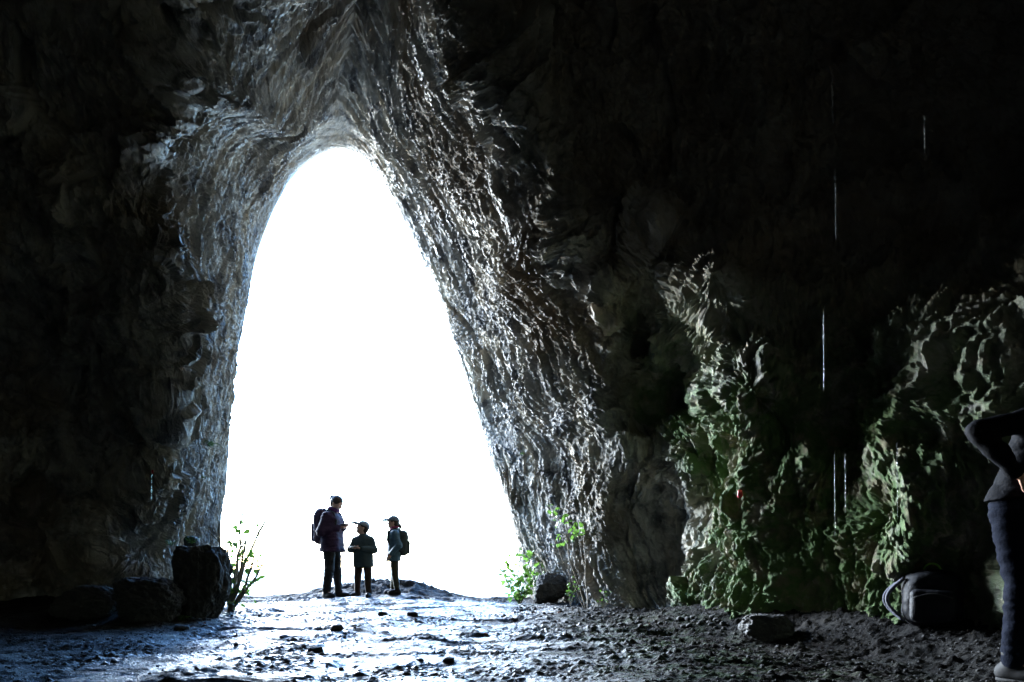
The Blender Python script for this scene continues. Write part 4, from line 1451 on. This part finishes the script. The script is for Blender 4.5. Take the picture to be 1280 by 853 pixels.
def shoulder_straps(x0, side, top, bot, reach):
    """over the shoulder and back under the arm; local x points backwards from the wearer"""
    return [np.array([(0.03, s * side * 0.6, top), (-0.06, s * side * 0.8, top + 0.075), (-0.17, s * side, top + 0.03), (-reach, s * side * 1.02, top - 0.10), (-reach + 0.03, s * side * 1.15, bot + 0.10), (-0.08, s * side * 1.35, bot), (0.04, s * side * 1.2, bot - 0.02)]) for s in (1, -1)]


backpack('plum coloured hiking backpack worn by the woman', place_local(L_W, rz, (-0.085, 0, 0.86)), rz + math.pi, 0.33, 0.20, 0.58, M_PK1, M_STRAP,
         shoulder_straps(0, 0.115, 0.47, 0.12, 0.225), tail=0.22)
rz = math.radians(188)
backpack('grey green daypack with a dangling strap worn by the girl', place_local(L_G, rz, (-0.075, 0, 0.63)), rz + math.pi, 0.27, 0.15, 0.42, M_PK2, M_STRAP,
         shoulder_straps(0, 0.095, 0.36, 0.10, 0.175), tail=0.34)


def booklet(label, loc, rotz, tilt, w, l):
    t = tag(empty('booklet', loc, rotz), label, 'booklet')
    t.rotation_euler[1] = tilt
    for s in (-1, 1):
        a = np.linspace(0, 1, 7)
        v, f = [], []
        for k, u in enumerate(a):
            zz = 0.012 * math.sin(u * math.pi) + 0.02 * u
            for e in (-0.5, 0.5):
                v += [(e * l, s * u * w * 0.5, zz), (e * l, s * u * w * 0.5, zz + 0.004)]
        for k in range(6):
            b0, b1 = 4 * k, 4 * (k + 1)
            f += [(b0, b0 + 2, b1 + 2, b1), (b0 + 1, b1 + 1, b1 + 3, b0 + 3), (b0, b1, b1 + 1, b0 + 1), (b0 + 2, b0 + 3, b1 + 3, b1 + 2)]
        f += [(24, 26, 27, 25), (0, 1, 3, 2)]
        put('page', quads_to_mesh('page', np.array(v), np.array(f)), M_PAPER, t)
    return t


booklet('open white booklet in the woman\'s hands', place_local(L_W, math.radians(-14), (0.235, 0, 1.160)), math.radians(-14), math.radians(-8), 0.20, 0.13)
booklet('small pale booklet in the boy\'s hands', place_local(L_B, math.radians(-103), (0.235, -0.075, 0.80)), math.radians(-103), math.radians(-8), 0.20, 0.12)

# ---- the pack left on the ground
g = ground_at(1165, 781)
t = tag(empty('backpack', (g[0], g[1], g[2] - 0.015), math.radians(60)), 'navy backpack standing on the ground below the mossy wall', 'backpack')
sc = 0.37 / 0.42
V = Vol((-0.35, -0.35, -0.05), (0.35, 0.35, 0.55), 0.009)
V.box((0, 0, 0.19), (0.13, 0.19, 0.19), 0.11, None, 0.02)
V.ell((0.0, 0.0, 0.34), (0.12, 0.16, 0.07), None, 0.04)
V.wrinkle(0.012, 8, 9, 60)
put('pack_body', V.mesh('pack_body'), M_PK3, t)
V = Vol((-0.35, -0.35, -0.05), (0.35, 0.35, 0.5), 0.008)
V.box((-0.13, 0.0, 0.15), (0.055, 0.14, 0.115), 0.045, None, 0.01)
V.wrinkle(0.008, 12, 12, 66)
pk = put('front_pocket', V.mesh('front_pocket'), M_PK3, t)
a = np.linspace(-1, 1, 11)
v, f = tube(np.stack([-0.19 + 0.01 * a * a, a * 0.115, 0.235 - 0.03 * a * a], 1), 0.005, 6)
put('zip', quads_to_mesh('zip', v, f), M_STRAP, pk)
M_GREYW = cloth('grey_webbing', (0.07, 0.075, 0.10), (0.10, 0.105, 0.13))
a = np.linspace(0, math.pi, 15)
v, f = tube(np.stack([0.135 + 0 * a - 0.27 * (a / math.pi) * 0, 0.185 * np.cos(a) * 0.98, 0.05 + 0.355 * np.sin(a)], 1), 0.013, 8)
put('piping', quads_to_mesh('piping', v, f), M_GREYW, t)
v, f = tube(np.stack([-0.06 + 0.05 * np.sin(a), 0.17 + 0.11 * np.sin(a), 0.34 - 0.30 * a / math.pi], 1), 0.014, 8)
put('strap', quads_to_mesh('strap', v, f), M_GREYW, t)
v, f = tube(np.stack([0.08 + 0.05 * np.sin(a), 0.17 + 0.13 * np.sin(a), 0.34 - 0.31 * a / math.pi], 1), 0.014, 8)
put('strap', quads_to_mesh('strap', v, f), M_GREYW, t)
v, f = tube(np.stack([0.0 * a, 0.05 * np.cos(a), 0.395 + 0.05 * np.sin(a)], 1), 0.007, 6)
put('haul_loop', quads_to_mesh('haul_loop', v, f), leaf_material('lime_webbing', (0.18, 0.45, 0.05), (0.15, 0.38, 0.04), 0.1), t)

# ------------------------------------------------------------------ water dripping from the roof: falling drops' motion streaks built as thin tubes
n = Nodes('falling_water')
n.set('Base Color', (0.95, 0.97, 1.0, 1))
n.set('Roughness', 0.05)
n.set('IOR', 1.33)
n.set('Transmission Weight', 0.75)
M_WATER = n.m
_drops = [(295, 30, 72, 5.5, 'short motion streak of a falling water drop in front of the upper left of the arch'),
          (1038, -6, 52, 4.6, 'motion streak of a falling water drop at the top edge in front of the dark ceiling'),
          (1040, 82, 155, 4.6, 'faint motion streak of a falling water drop just below the topmost one'),
          (1155, 137, 193, 4.2, 'short motion streak of a falling water drop high at the right'),
          (1044, 210, 300, 4.4, 'bright motion streak of a falling water drop in front of the middle of the dark ceiling'),
          (1029, 386, 488, 4.6, 'long bright motion streak of a falling water drop in front of the overhang'),
          (1043, 565, 675, 4.8, 'left one of two motion streaks of falling water drops in front of the mossy wall'),
          (1056, 565, 642, 4.8, 'right one of two motion streaks of falling water drops in front of the mossy wall'),
          (1121, 552, 650, 4.7, 'faint motion streak of a falling water drop above the backpack on the ground'),
          (248, 688, 750, 7.2, 'motion streak of a falling water drop in front of the upright block'),
          (239, 734, 772, 7.2, 'short motion streak of a falling water drop above the fern on the floor'),
          (190, 590, 626, 7.2, 'motion streak of a falling water drop before the lower left of the arch')]
for px, y0, y1, yy, lb in _drops:
    top, bot = P(px, y0, yy), P(px + (px - 640) * 0.002, y1, yy)
    m = 14
    s = np.linspace(0, 1, m)
    pts = top[None] * (1 - s[:, None]) + bot[None] * s[:, None]
    r = 0.0008 * np.clip(np.minimum(s * 6 + 0.25, (1 - s) * 14 + 0.2), 0, 1) 
    v, f = tube(pts - top, r, 8)
    tag(put('drop_streak', quads_to_mesh('drop_streak', v, f), M_WATER, loc=top), lb, 'water', 'water dripping from the cave roof')
